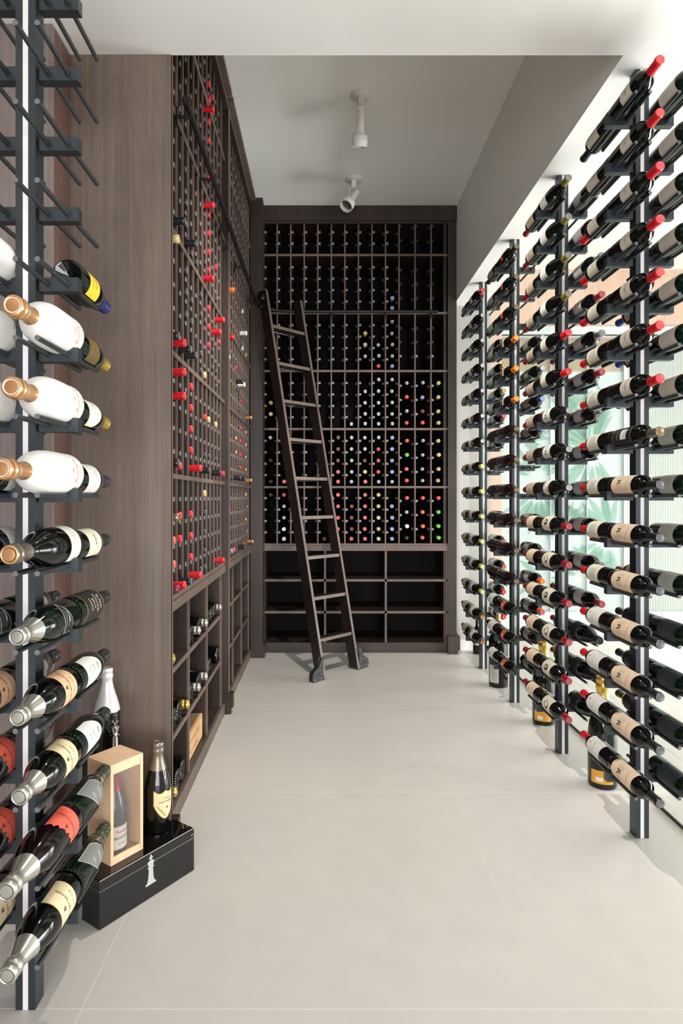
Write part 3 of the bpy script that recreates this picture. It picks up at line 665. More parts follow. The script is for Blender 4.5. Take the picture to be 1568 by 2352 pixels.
# left post: labels turn to the aisle on the right
LF, LR = .32, -.32
kind('l_yellow', 'champ', .30, .045, 'black', 'navy', 'blue', 'yellow', (.17, .42), LR, 2.3, [('text', 'black', 'RESERVE', .010, .33, 0), ('text', 'grey', 'CHAMPAGNE', .008, .25, 0)], cap0=.66, tick=True, desc='champagne bottle with yellow label and blue foil')
kind('l_white', 'skin', .30, .055, 'paper', 'copper', 'copper', None, cap0=.70, desc='white paper-wrapped champagne bottle with copper foil')
kind('l_goldbrown', 'champ', .30, .045, 'green', 'gold', 'gold', 'brown', (.15, .42), LR, 2.4, [('text', 'gold', 'GRAND', .009, .34, 0), ('text', 'gold', 'CUVEE', .009, .25, 0)], cap0=.7, tick=True, desc='champagne bottle with bronze label and gold foil')
kind('l_whitegold', 'champ', .30, .045, 'green', 'gold', 'gold', 'white', (.15, .46), LR, 2.3, [('text', 'grey', 'Grand Siecle', .008, .3, 0)], cap0=.72, shape='arch', edge='gold', tick=True, desc='champagne bottle with curved white label and gold foil')
kind('l_whitepurple', 'champ', .30, .045, 'black', 'purple', 'purple', 'white', (.13, .44), LR, 2.6, [('text', 'grey', 'Reims', .010, .33, 0)], cap0=.74, tick=True, desc='champagne bottle with white label and purple foil')
kind('l_taupe', 'big', .30, .051, 'black', 'taupe', 'copper', 'white', (.06, .27), LF, 2.5, lines('grey', 0, .2, 4, .03, .8), cap0=.74, tick=True, desc='broad dark champagne bottle with taupe foil')
kind('l_imix', 'champ', .30, .044, 'green', 'black', 'black', 'cream', (.16, .48), LR, 2.3, [('text', 'black', 'IMIX', .017, .33, 0)], cap0=.74, tick=True, desc='green bottle with lettered cream label')
kind('l_lace', 'champ', .29, .046, 'green', 'silver', 'silver', 'black', (.20, .40), LF, 2.0, [('text', 'white', 'BRUT', .012, .3, 0)] + lines('white', 0, .36, 2, .05, 1.2), shape='drop', edge='rim', cap0=.70, tick=True, desc='green champagne bottle with lace-edged black label')
kind('l_blacktext', 'champ', .30, .046, 'green', 'black', 'black', 'black', (.10, .50), LR, 2.4, [('text', 'pcream', 'BLANC', .014, .42, 0), ('text', 'pcream', 'COLLINE', .014, .35, 0), ('text', 'pcream', 'BRUT', .013, .28, 0), ('text', 'pcream', 'RESERVE', .010, .21, 0)], cap0=.72, edge='gold', tick=True, desc='green champagne bottle with cream-lettered black label')
bs = [('text', 'black', 'BILLECART-SALMON', .0105, .27, 0, 0), ('text', 'black', '&', .020, .345, 0), ('text', 'grey', 'BRUT ROSE', .0085, .19, 0)]
kind('l_peach', 'champ', .29, .046, 'black', 'silver', 'silver', 'lpeach', (.12, .40), LF, 2.7, bs, cap0=.70, tick=True, desc='champagne bottle with peach label and silver foil')
kind('l_cream', 'champ', .29, .046, 'black', 'silver', 'silver', 'pcream', (.12, .40), LF, 2.7, bs, cap0=.70, edge='gold', tick=True, desc='champagne bottle with cream label and silver foil')
kind('l_coral', 'champ', .32, .050, 'red', 'silver', 'silver', 'coral', (.08, .44), LF + .1, 2.3, [('text', 'maroon', 'BILLECART-SALMON', .0095, .21, .2), ('text', 'maroon', '&', .018, .29, .2)], cap0=.70, shape='swoosh', tick=True, desc='large champagne bottle with scalloped coral label')
kind('l_apricot', 'champ', .315, .047, 'black', 'silver', 'silver', 'pcream', (.14, .42), LF, 2.6, bs, cap0=.70, edge='gold', tick=True, desc='champagne bottle with gold-edged apricot label')
kind('l_script', 'champ', .30, .046, 'green', 'black', 'black', 'white', (.10, .46), LR, 2.0, [('text', 'grey', 'BS', .020, .38, 0), ('text', 'grey', 'Blanc', .010, .28, 0), ('text', 'grey', 'Brut', .010, .2, 0)], cap0=.74, shape='arch', tick=True, desc='green champagne bottle with white monogram label')
kind('l_leaf', 'champ', .30, .046, 'green', 'dgreen', 'black', 'grey', (.14, .52), LR, 1.9, [('text', 'white', 'Laurent', .012, .42, .1), ('text', 'white', 'BRUT', .008, .30, -.1)], cap0=.72, shape='drop', edge='rim', tick=True, desc='green champagne bottle with grey leaf label')
# the word on the paper-wrapped bottles is printed on the wrap
P_ = prof('skin', .30, .055); b_ = MB(); wrap_text(b_, P_, .10, .044, 'Ruinart', .022, 0, 0, .0006); patch(b_, P_, .10, .7, .026, .0272, 0, .0006, 8, 1); patch(b_, P_, .10, .5, .020, .0212, 0, .0006, 8, 1); wrap_poly(b_, P_, .10, .066, [(-.005, 0), (.005, 0), (.006, .006), (0, .003), (-.006, .006)], 0, .0006)
KB['l_white'][0]['label'] = b_.mesh('printing', [INK['copper']])

def place_rack(post, xc, d, arm, front, k, key, scale=1.0, base=None):
    L, r = KB[key][1], KB[key][2]
    x = xc + (-.0785 if arm < 0 else .0785); z = pegz(k) + shelf_h(r)
    yb = base if base is not None else (d + .044 if front else d + .048)
    M = Matrix.Translation((x, yb, z)) @ (RXF if front else RXB)
    if scale != 1.0: M = M @ Matrix.Diagonal((1, 1, scale, 1))
    M = M @ Matrix.Rotation(rb.uniform(-.06, .06), 4, 'Z')
    side = 'aisle' if (arm < 0) == (xc > 0) else ('glass-wall' if xc > 0 else 'wall')
    lab = f"{KB[key][3]}, {'neck forward' if front else 'neck to rear'}, row {ORD[k]}, {side} side of {post} post"
    w = lab.split()
    if len(w) > 16: lab = f"{KB[key][3]}, row {ORD[k]} {'front' if front else 'rear'}, {side} side, {post} post"
    if len(lab.split()) > 16: lab = f"{KB[key][3].replace('champagne bottle', 'champagne')}, row {ORD[k]} {'front' if front else 'rear'}, {side} side, {post} post"
    return bottle(key, M, lab, f"bottles on the {post} post")
FILL = {0: {(-1, 1): {**{k: 'red_cream' for k in range(1, 8)}, 8: 'pewter_black', **{k: 'black_peach' for k in range(9, 16)}},
            (-1, 0): {1: 'black_view', 2: 'black_view', **{k: 'red_view' for k in (3, 4, 5)}, **{k: 'red_box' for k in range(6, 12)}, **{k: 'red_verite' for k in range(12, 16)}},
            (1, 1): {**{k: 'green_cream' for k in range(1, 8)}, **{k: 'green_pale' for k in range(8, 12)}, **{k: 'green_teal' for k in range(12, 16)}},
            (1, 0): {5: 'blue_rear', 6: 'blue_rear', 7: 'blue_rear', 11: 'red_rear', 12: 'black_rear', 13: 'black_rear', 14: 'black_rear'}},
        1: {(-1, 1): {**{k: 'olive_burg' for k in range(1, 5)}, 5: 'red_burg', 6: 'red_burg', 7: 'grey_script', 8: 'grey_script', 9: 'white_figure', **{k: ('wax_black' if k % 2 == 0 else 'wax_maroon') for k in range(10, 16)}},
            (-1, 0): {**{k: 'red_tan' for k in range(1, 10)}, **{k: 'red_rose' for k in range(10, 16)}},
            (1, 1): {**{k: ('pink_white' if k % 2 == 0 else 'grey_white') for k in range(1, 13)}, 13: 'dark_champ', 14: 'dark_champ', 15: 'dark_champ'},
            (1, 0): {k: 'red_rear' for k in (5, 6, 7, 11, 12, 13, 14)}},
        2: {(-1, 1): {1: 'bronze_orange', 2: 'bronze_orange', 3: 'bronze_orange', 4: 'orange_cap', 5: 'orange_cap', 6: 'orange_cap', **{k: 'bronze_plain' for k in range(7, 13)}, 13: 'green_orange', 14: 'green_orange', 15: 'green_orange'},
            (-1, 0): {**{k: 'black_sage' for k in range(1, 7)}, **{k: 'plain_rear' for k in range(7, 13)}, **{k: 'black_white' for k in range(13, 16)}},
            (1, 1): {4: 'o_blk', 5: 'o_blk', 6: 'o_lavender', 7: 'o_lavender', 10: 'o_blk', 11: 'o_blk', 12: 'o_orange', 13: 'o_scarlet', 14: 'o_scarlet', 15: 'o_blk'}},
        3: {(-1, 1): {1: 'p4_red', **{k: 'p4_grey' for k in range(2, 8)}, **{k: 'p4_yellow' for k in range(8, 14)}, 14: 'p4_copper', 15: 'p4_copper'},
            (-1, 0): {k: 'black_sage' for k in range(1, 16)},
            (1, 1): {3: 'o_tan', 4: 'o_tan', 5: 'o_tan', 6: 'o_pinkcap', 7: 'o_pinkcap', 10: 'o_blk', 11: 'o_pinkcap', 12: 'o_pinkcap', 13: 'o_redcap', 14: 'o_redcap'}}}
for p, tabs in FILL.items():
    for (arm, front), rows in tabs.items():
        for k, key in rows.items(): place_rack(PN[p], RXC, RD[p], arm, front, k, key)
LP = 'left'
LFRONT = {7: ('l_white', 1.424), 8: ('l_white', 1.418), 9: ('l_white', 1.375), 10: ('l_taupe', 1.408), 11: ('l_lace', 1.444), 12: ('l_peach', 1.447), 13: ('l_cream', 1.455), 14: ('l_coral', 1.396), 15: ('l_apricot', 1.40)}
LREAR = {6: 'l_yellow', 7: 'l_goldbrown', 8: 'l_whitegold', 9: 'l_whitepurple', 10: 'l_imix', 11: 'l_blacktext', 12: 'l_script', 13: 'l_script', 14: 'l_leaf', 15: 'l_leaf'}
for k, (key, tip) in LFRONT.items():
    L = KB[key][1]; sc = max(.9, min(1.12, (1.712 - tip) / L)); place_rack(LP, LXC, LD, 1, True, k, key, sc, tip + L * sc)
for k, key in LREAR.items(): place_rack(LP, LXC, LD, 1, False, k, key, 1.0, 1.728)
for k, key in {6: 'l_white', 7: 'l_white', 8: 'l_white', 9: 'l_taupe', 10: 'l_taupe', 11: 'l_lace', 12: 'l_peach', 13: 'l_coral', 14: 'l_coral', 15: 'l_apricot'}.items():
    place_rack(LP, LXC, LD, -1, True, k, key, .95, 1.706)
for k, key in {8: 'l_whitegold', 9: 'l_imix', 10: 'l_imix', 11: 'l_script', 12: 'l_script', 13: 'l_leaf', 14: 'l_leaf', 15: 'l_leaf'}.items():
    place_rack(LP, LXC, LD, -1, False, k, key, 1.0, 1.728)

# ------------------------------------------------------------------ bottles lying in the cabinets
CDESC = {'R': ('red', 'red_top', 'red-capped'), 'K': ('black', 'grey', 'black-capped'), 'S': ('black', 'grey', 'silver-topped'), 'Y': ('tan', 'tan', 'tan-capped'), 'O': ('orange', 'orange_top', 'orange-capped'),
         'W': ('white', 'white', 'white-capped'), 'M': ('maroon', 'maroon', 'maroon-capped'), 'P': ('pink', 'pink', 'pink-capped'), 'B': ('lav', 'lav', 'lavender-capped'), 'G': ('lime', 'lime', 'lime green-capped'),
         'D': ('black', 'black', 'plain black-capped'), 'N': ('brown', 'brown', 'brown-capped'), 'E': ('orered', 'pink', 'coral red-capped'), 'C': ('copper', 'copper', 'copper-capped'), 'Z': ('bronze', 'bronze', 'bronze-capped')}
for c, (cp, tp, ds) in CDESC.items():
    kind('cab' + c, 'bord', .31, .0372, 'black', cp, tp, n=18, desc=ds + ' bottle', cat='cellar bottle')
    kind('cabw' + c, 'bord', .34, .0470, 'black', cp, tp, n=18, desc=ds + ' wide bottle', cat='cellar bottle')
RYO = Matrix.Rotation(PI / 2, 4, 'Y')    # neck out of the left cabinets
RYI = Matrix.Rotation(-PI / 2, 4, 'Y')   # base out
TN = ['lowest', 'second', 'third', 'fourth', 'fifth', 'top']
def rowz(tier, row, wide=False):
    if row == 0: return T[tier] + (.0475 if wide else .0378)
    return T[tier] + (PEG_W if wide else PEG_N)[row - 1] + .009 + (math.sqrt(.047 ** 2 - .0443 ** 2) if wide else .0183) + .0006
BACK = {0: {2: 'D2Y Y1', }, }
back = [(0, 2, {2: 'Y', 1: 'Y'}), (0, 1, {4: 'S', 2: 'D', 0: 'D'}), (0, 0, {4: 'D'}), (1, 2, {1: 'O'}), (1, 1, {0: 'E'}), (1, 0, {4: 'R', 3: 'S', 2: 'S', 1: 'W', 0: 'W'}), (4, 0, {0: 'M'}),
        (5, 1, {4: 'N', 3: 'N', 2: 'N', 1: 'E', 0: 'E'}), (5, 0, {4: 'E', 3: 'E', 2: 'E', 1: 'E', 0: 'E'}), (6, 2, {0: 'S'}), (6, 1, {4: 'S', 3: 'S', 2: 'S', 1: 'S', 0: 'S'}), (6, 0, {3: 'M', 2: 'M', 1: 'M', 0: 'P'}),
        (7, 3, {3: 'Y', 2: 'Y', 1: 'S'}), (7, 2, {3: 'S', 2: 'S', 1: 'S', 0: 'S'}), (7, 1, {4: 'S', 3: 'S', 2: 'N', 1: 'Y', 0: 'P'}), (7, 0, {4: 'P', 3: 'P', 2: 'P', 1: 'P', 0: 'P'}),
        (8, 3, {2: 'S', 1: 'S', 0: 'R'}), (8, 2, {4: 'S', 3: 'S', 2: 'S', 1: 'S', 0: 'S'}), (8, 1, {4: 'S', 3: 'R', 2: 'R', 1: 'R', 0: 'S'}), (8, 0, {4: 'Y', 3: 'Y', 2: 'Y', 1: 'Y', 0: 'Y'}),
        (9, 4, {1: 'B', 0: 'B'}), (9, 3, {4: 'S', 3: 'S', 2: 'S', 1: 'S', 0: 'B'}), (9, 2, {4: 'S', 3: 'S', 2: 'S', 1: 'S', 0: 'S'}), (9, 1, {4: 'B', 3: 'B', 2: 'B', 1: 'B', 0: 'S'}), (9, 0, {3: 'B', 2: 'B', 1: 'B', 0: 'B'}),
        (10, 2, {3: 'S', 2: 'R', 1: 'S', 0: 'R'}), (10, 1, {3: 'R', 2: 'G', 1: 'E', 0: 'R'}), (10, 0, {3: 'R', 2: 'S', 1: 'W', 0: 'D'}),
        (11, 2, {3: 'S', 2: 'B', 1: 'M', 0: 'R'}), (11, 1, {3: 'S', 2: 'S', 1: 'S', 0: 'S'}), (11, 0, {3: 'R', 2: 'E', 1: 'E', 0: 'E'}),
        (12, 2, {3: 'Y', 2: 'Y', 1: 'Y', 0: 'Y'}), (12, 1, {3: 'Y', 2: 'Y', 1: 'Y', 0: 'Y'}), (12, 0, {3: 'R', 2: 'G', 1: 'G', 0: 'G'})]
for col, tier, rows in back:
    wide = col >= 10
    for row, c in rows.items():
        key = ('cabw' if wide else 'cab') + c; L = KB[key][1]
        x = (xs[col] + xs[col + 1]) / 2 + rb.uniform(-.002, .002)
        bottle(key, Matrix.Translation((x, YB + .012 + L + rb.uniform(-.012, .02), rowz(tier, row, wide))) @ RXF,
               f"{KB[key][3]} in back rack, {TN[tier]} tier, row {ORD[row + 1]} up, column {ORD[col + 1]} from left", 'bottles lying in the back rack', 'cellar_bottle')
# left racks: capsule ends read off as picture points, snapped to the cells of the rack
Z5 = (380, 100, 4.354); Z6 = (380, 640, 4.354); Z7 = (380, 1100, 5.88)
pts = []
def P(z, s):
    for t in s.split():
        c, xy = t.split(':'); x, y = xy.split(','); big = c.endswith('+'); pts.append((c[0], z[0] + float(x) / z[2], z[1] + float(y) / z[2], big))
P(Z5, 'R:427,245 R:427,430 R:427,795 R:427,975 R:427,1355 R:427,1725 R:427,1910 R:427,2090 R:427,2270 R:463,380 R:463,555 R:458,2170 R+:485,610 R+:485,1530 Y+:115,1830 K:205,1610 K:210,1825 K+:210,1950 K+:290,2050 K:290,2130 K:335,2230 K+:415,2320 S:418,2205 S:208,2275 R:530,2330')
P(Z6, 'R+:490,108 K:405,30 K:530,238 R+:575,318 R:430,290 K:210,145 S:348,178 K:248,208 K:212,368 K:252,428 S:358,370 S:415,430 R:430,475 R+:570,483 R:430,660 R:537,645 K:470,530 K:468,710 K:468,885 K:515,925 S:343,770 K+:145,680 R+:175,745 K+:270,810 K+:310,845 K:345,920 Y:385,960 K:420,995 R+:495,1025 K:530,1060 R+:575,1150')
P(Z6, 'R+:200,970 R:258,1080 R+:185,1200 R:258,1265 R:258,1475 R:260,1685 R:393,1365 Y:427,1400 Y:500,1440 K:400,1740 K:437,1755 S:510,1780 K+:145,1865 R:185,1875 K+:265,1905 R+:340,1895 K:385,1930 K+:440,1930 K+:540,1945 R+:580,1975')
P(Z7, 'Y:545,155 K:545,415 K:545,675 K+:640,648 K:548,925 R:350,415 R:355,700 R:352,983 Z+:195,460 R:210,430 P:145,775 R:192,755 P:145,1098 M+:190,1415 R+:240,1360 K+:370,1335 R+:465,1265 K:490,1240 K:540,1205 K+:650,1180 Y+:670,1110 K:740,1080 R+:815,1075')
P(Z6, 'O+:675,135 S:655,440 R+:695,645 W+:815,475 W:770,345 W:650,790 R:722,905 W+:795,990 K+:770,1040 R:760,1230 K:740,1200 K:735,1310 K+:795,1340 C+:860,1410 K:735,1455 R:762,1495 C:815,1535 C:725,1580 R:757,1625 C:815,1660 C:720,1720 R:760,1755 C:815,1780 K:735,1860 R:757,1890 C:815,1900 S:658,1990 K+:750,1995 K+:800,2010 C+:865,2020 W:770,700 K:755,650 Y:805,740')
P(Z7, 'R:885,390 S:885,780 B:905,990 E:945,940 K:1000,190 K:1002,370 K:1002,550 K:1002,730 K+:1020,925 K+:1085,905 R:1065,870 C:1100,190 C:1100,515 Z:1115,360 Z:1115,695 C+:1185,845')
seen = set()
for c, x, y, big in pts:
    xt = -.560 if big else -.602
    d = -xt * F_PX / (CX - x); z = CAMZ + (CY - y) * d / F_PX
    bay = 1 if x < 520 else 2; ys = ys1 if bay == 1 else ys2
    col = max(0, min(len(ys) - 2, int((d - ys[0]) / .1135)))
    tier = max(i for i in range(6) if T[i] - .03 <= max(z, T[0])); row = max(0, min(4, round((z - T[tier] - .037) / .0975)))
    if (bay, col, tier, row) in seen: continue
    seen.add((bay, col, tier, row)); key = 'cab' + c; L = KB[key][1]
    z = rowz(tier, row)
    if z > 3.64: continue
    bottle(key, Matrix.Translation((xt - L, (ys[col] + ys[col + 1]) / 2, z)) @ RYO,
           f"{KB[key][3]} in {'near' if bay == 1 else 'far'} left rack bay, {TN[tier]} tier, row {ORD[row + 1]} up, column {ORD[col + 1]}", 'bottles lying in the left rack', 'cellar_bottle')
# bins below the counter
kind('binB', 'champ', .30, .0465, 'black', 'black', 'black', tick=True, desc='dark champagne bottle', cat='champagne bottle')
kind('binG', 'champ', .30, .0465, 'black', 'gold', 'gold', 'olab', (.15, .4), 1.2, 2.0, tick=True, desc='gold-foiled champagne bottle', cat='champagne bottle')
kind('binS', 'champ', .30, .0465, 'black', 'silver', 'silver', desc='silver-foiled champagne bottle', cat='champagne bottle')
BN = ['first', 'second', 'third']; BRN = {0.639: 'top', .367: 'middle', .089: 'bottom'}
def binb(key, y, zf, out, colb, n, dz=0.0, xo=-.615):
    M = Matrix.Translation((xo if out == 'base' else xo + .02 - .30, y, zf + .0472 + dz)) @ (RYI if out == 'base' else RYO)
    bottle(key, M, f"{KB[key][3]}, {'base' if out == 'base' else 'neck'} out, {n} in the {BN[colb]} bin, {BRN[zf]} row", 'champagne in the bins under the left counter')
for a in (('binB', 2.699, .089, 'base', 0, 'middle'), ('binB', 2.797, .089, 'base', 0, 'right'), ('binG', 2.585, .089, 'neck', 0, 'left'),
          ('binB', 2.638, .367, 'base', 0, 'left'), ('binB', 2.735, .367, 'base', 0, 'middle'), ('binG', 2.822, .367, 'neck', 0, 'right'), ('binG', 2.545, .639, 'neck', 0, 'alone'),
          ('binB', 2.982, .367, 'base', 1, 'left'), ('binS', 3.076, .367, 'neck', 1, 'second'), ('binB', 3.17, .367, 'base', 1, 'third'), ('binS', 3.265, .367, 'neck', 1, 'right'),
          ('binB', 2.99, .639, 'base', 1, 'left'), ('binS', 3.085, .639, 'neck', 1, 'second'), ('binB', 3.18, .639, 'base', 1, 'third'), ('binS', 3.274, .639, 'neck', 1, 'right'),
          ('binB', 3.42, .639, 'base', 2, 'left'), ('binB', 3.53, .639, 'base', 2, 'second'), ('binB', 3.635, .639, 'base', 2, 'third'), ('binS', 3.727, .639, 'neck', 2, 'right'),
          ('binB', 3.46, .367, 'base', 2, 'left'), ('binB', 3.722, .367, 'base', 2, 'right')): binb(*a)
cr = empty('wooden_crate', (-.77, 3.105, .088), label='pale branded wooden wine crate in the lowest row of left bins', category='crate')
b = MB()
for i in range(2): b.box(.128, .142, -.208, .208, .003 + .055 * i, .055 + .055 * i)
b.box(-.142, .128, -.208, -.196, 0, .112); b.box(-.142, .128, .196, .208, 0, .112); b.box(-.142, -.13, -.196, .196, 0, .112); b.box(-.142, .128, -.19, .19, 0, .006); b.build('crate_body', MCRATE, cr)
for i in range(3):
    b = MB(); b.box(-.142 + i * .095, -.142 + i * .095 + .0935, -.208, .208, .1125, .121); b.build('lid_board', MCRATE, cr)
b = MB(); flat_text(b, 'GRAND VIN', .062, (-.06, 0, .1216), (0, 1, 0), (-1, 0, 0)); flat_text(b, 'CHATEAU', .040, (.035, 0, .1216), (0, 1, 0), (-1, 0, 0))
flat_text(b, 'MIS EN BOUTEILLE', .034, (.1424, 0, .080), (0, 1, 0), (0, 0, 1)); flat_text(b, 'AU CHATEAU', .030, (.1424, 0, .032), (0, 1, 0), (0, 0, 1)); b.build('branding', MRED, cr)

# ------------------------------------------------------------------ ladder rail and ladder
rl_ = empty('ladder_rail', (0, 0, 0), label='black tubular ladder rail running along the left and back racks', category='rail')
ZR = 2.897; R_ = .29; xr, yr = -.542, 5.38
path = [(xr, 2.52, ZR), (xr, 3.5, ZR), (xr, yr - R_, ZR)] + [(xr + R_ - R_ * math.cos(a), yr - R_ + R_ * math.sin(a), ZR) for a in [PI / 2 * i / 10 for i in range(1, 10)]] + [(xr + R_, yr, ZR), (.3, yr, ZR), (.958, yr, ZR)]
b = MB(); b.tube(path, .0125, 14); b.build('tube', MIRON, rl_)
for p0, p1 in (((xr, 2.515, ZR), (xr, 2.535, ZR)), ((.945, yr, ZR), (.962, yr, ZR))):
    b = MB(); b.cyl(p0, p1, .0175, 16); q = Vector(p0) if p0[0] < 0 else Vector(p1); dr = (Vector(p0) - Vector(p1)).normalized() * (1 if p0[0] < 0 else -1)
    b.cyl(q, q + dr * .006, .010, 12); b.build('end_cap', MIRON, rl_)
for y in (2.617, 3.128, 3.72, 4.32): 
    b = MB(); b.box(XL + .001, XL + .007, y - .014, y + .014, 2.855, 2.925); b.cyl((XL + .005, y, 2.892), (xr, y, ZR - .012), .0065, 10); b.build('bracket', MIRON, rl_)
for x in (.0695, .531, .919):
    b = MB(); b.box(x - .014, x + .014, YB - .008, YB - .002, 2.855, 2.925); b.cyl((x, YB - .004, 2.892), (x, yr, ZR - .012), .0065, 10); b.build('bracket', MIRON, rl_)

la = empty('library_ladder', (.145, 4.77, 0), label='dark walnut rolling library ladder leaning into the rack corner', category='ladder')
linv = Matrix.Translation((-.145, -4.77, 0))
def LA(b, name, m, parent=None):
    o = b.build(name, m, parent or la)
    if not parent: o.matrix_parent_inverse = linv
    return o
u3 = Vector((.697, .717, 0)); n3 = Vector((-.717, .697, 0)); FL, FR = Vector((.007, 4.627, 0)), Vector((.283, 4.911, 0))
e3 = Vector((-.458, .379, 2.945)); ZT = 2.96
def fr(p, z): return p + e3 * (z / e3.z)
DEP = .088
for p, s in ((FL, 1), (FR, -1)):
    b = MB(); uu = u3 * (.022 * s); vs = []
    for z in (.012, ZT):
        a = fr(p, z); q = [a, a + uu, a + uu + n3 * DEP, a + n3 * DEP]
        vs += q if s > 0 else [q[1], q[0], q[3], q[2]]
    mid = b.hexa(vs, 0)
    st = LA(b, 'stringer', [MLAD])
    b = MB(); vs = []
    for z in (.0125, ZT - .0005):
        a = fr(p, z) - n3 * .003; q = [a, a + uu, a + uu + n3 * .003, a + n3 * .003]; vs += q if s > 0 else [q[1], q[0], q[3], q[2]]
    b.hexa(vs, 0); LA(b, 'edge_band', MWE)
for i in range(9):
    z = .289 + i * .2993; a = fr(FL, z) + u3 * .022 + n3 * .006; w = (fr(FR, z) - fr(FL, z)).length - .044
    b = MB(); b.obox(a + Vector((0, 0, -.024)), u3 * w, n3 * .075, (0, 0, .024), 0); b.obox(a + Vector((0, 0, -.024)) - n3 * .003, u3 * w, n3 * .003, (0, 0, .024), 1); LA(b, 'tread', [MLAD, MWE])
    if i > 2:
        q = a + n3 * .085 + Vector((0, 0, -.028)); b = MB(); b.cyl(q, q + u3 * w * .98, .0028, 8); LA(b, 'tie_rod', MSTEEL)
for p, s in ((FL, -1), (FR, 1)):
    uo = u3 * s
    b = MB()
    cur = [(0, 0.012), (.105, .006), (.112, .03), (.108, .06), (.095, .078), (.072, .09), (.05, .105), (.036, .125), (.026, .15), (.012, .168), (0, .17)]
    for k in range(2): 
        o = p + n3 * (.006 + .030 * k) + Vector((0, 0, 0)); poly = cur if s < 0 else cur[::-1]
        b.prism(poly[::-1], o, uo, (0, 0, 1), n3 * .008, 0)
    sp = []
    for cx_, cz_, rr, m_, a0, a1 in ((.058, .036, .032, 7, -.05, PI + .05), (.010, .098, .034, 5, -.1, PI / 2 + .45)):
        for i in range(m_):
            a = a0 + (a1 - a0) * i / (m_ - 1); c_, s_ = math.cos(a), math.sin(a)
            P4 = [(cx_ + .38 * rr * c_ - .0018 * s_, cz_ + .38 * rr * s_ + .0018 * c_), (cx_ + .38 * rr * c_ + .0018 * s_, cz_ + .38 * rr * s_ - .0018 * c_), (cx_ + rr * c_ + .0045 * s_, cz_ + rr * s_ - .0045 * c_), (cx_ + rr * c_ - .0045 * s_, cz_ + rr * s_ + .0045 * c_)]
            if min(v[0] for v in P4) < .001: continue
            b.add([p + uo * x + Vector((0, 0, z)) + n3 * .0054 for x, z in P4], [(0, 1, 2, 3)], 1)
    for x, z in ((.092, .022), (.022, .022)): b.cyl(p + uo * x + Vector((0, 0, z)) + n3 * .003, p + uo * x + Vector((0, 0, z)) + n3 * .007, .004, 8, 2)
    ft = LA(b, 'caster_bracket', [MIRON2, MBLACK, MSTEEL])
    b = MB(); c = p + uo * .058 + n3 * .014 + Vector((0, 0, .034)); b.cyl(c, c + n3 * .021, .034, 20); w_ = b.build('wheel', MIRON, ft)
for p, s in ((FL, -1), (FR, 1)):
    a = fr(p, 2.86) + n3 * (DEP + .001); b = MB(); uo = u3 * s
    b.obox(a + Vector((0, 0, -.05)) - uo * .02 - (u3 * 0), u3 * .02, n3 * .006, (0, 0, .13))
    q = fr(p, 2.90) + n3 * (DEP * .5) + uo * .0; b.cyl(q + uo * .003, q + uo * .03, .032, 18); b.cyl(q + uo * .03, q + uo * .04, .024, 18); b.cyl(q + Vector((0, 0, -.07)) + uo * .003, q + Vector((0, 0, -.07)) + uo * .035, .018, 14)
    LA(b, 'roller_guide', MIRON)

# ------------------------------------------------------------------ ceiling spot lamps
def orient(p, d):
    d = Vector(d).normalized(); return Matrix.Translation(p) @ d.to_track_quat('Z', 'Y').to_matrix().to_4x4()
def spot(x, y, p, d, label, arm):
    r = empty('ceiling_spotlight', (x, y, HC), label=label, category='spotlight', group='white ceiling spotlights')
    b = MB(); b.lathe([(0, -.012), (.045, -.012), (.064, -.006), (.068, -.0005)][::-1], 32); b.build('canopy', MLAMP, r)
    b = MB(); b.box(-.017, .017, -.017, .017, -.058, -.012); b.build('stem', MLAMP, r)
    b = MB()
    if arm: b.cyl((0, 0, -.058), (0, 0, -.070), .019, 16); b.tube([(0, 0, -.066), (-.022, -.004, -.068), (-.034, -.006, -.075), (-.036, -.02, -.18)], .005, 8); b.cyl((-.036, -.02, -.18), (-.012, -.06, -.190), .007, 10)
    else:
        b.cyl((0, 0, -.056), (0, 0, -.066), .014, 14); b.cyl((-.02, 0, -.078), (.02, 0, -.078), .014, 14); b.cyl((0, .004, -.08), (0, .012, -.105), .012, 12)
    b.build('knuckle', MLAMP, r)
    M = orient(p, d); Mi = Matrix.Translation((-x, -y, -HC))
    b = MB(); b.lathe([(0, 0), (.021, 0), (.0225, .006), (.025, .11), (.031, .125), (.046, .14), (.050, .150), (.050, .166), (.0512, .168), (.050, .170), (.050, .205), (.047, .205), (.046, .165), (.0, .160)], 32, 0, Mi @ M)
    hd = b.build('lamp_head', MLAMP, r)
    b = MB(); b.lathe([(.0455, .172), (.03, .168), (0, .166)][::-1], 24, 0, Mi @ M); b.build('lens', MLENS, hd)
    b = MB()
    for i in range(16):
        a = 2 * PI * i / 16; b.cyl(Mi @ M @ Vector((.034 * math.cos(a), .034 * math.sin(a), .1285)), Mi @ M @ Vector((.0462 * math.cos(a), .0462 * math.sin(a), .1425)), .0016, 5)
    b.build('cooling_slots', MDARK, hd, kind='stuff')
spot(.232, 3.93, (.234, 3.935, 3.722), (-.03, .40, -.92), 'white ceiling spotlight pointing straight down, nearer the camera', False)
spot(.238, 4.97, (.262, 4.925, 3.690), (-.42, -.45, -.74), 'white ceiling spotlight tilted with its open face showing, nearer the back', True)

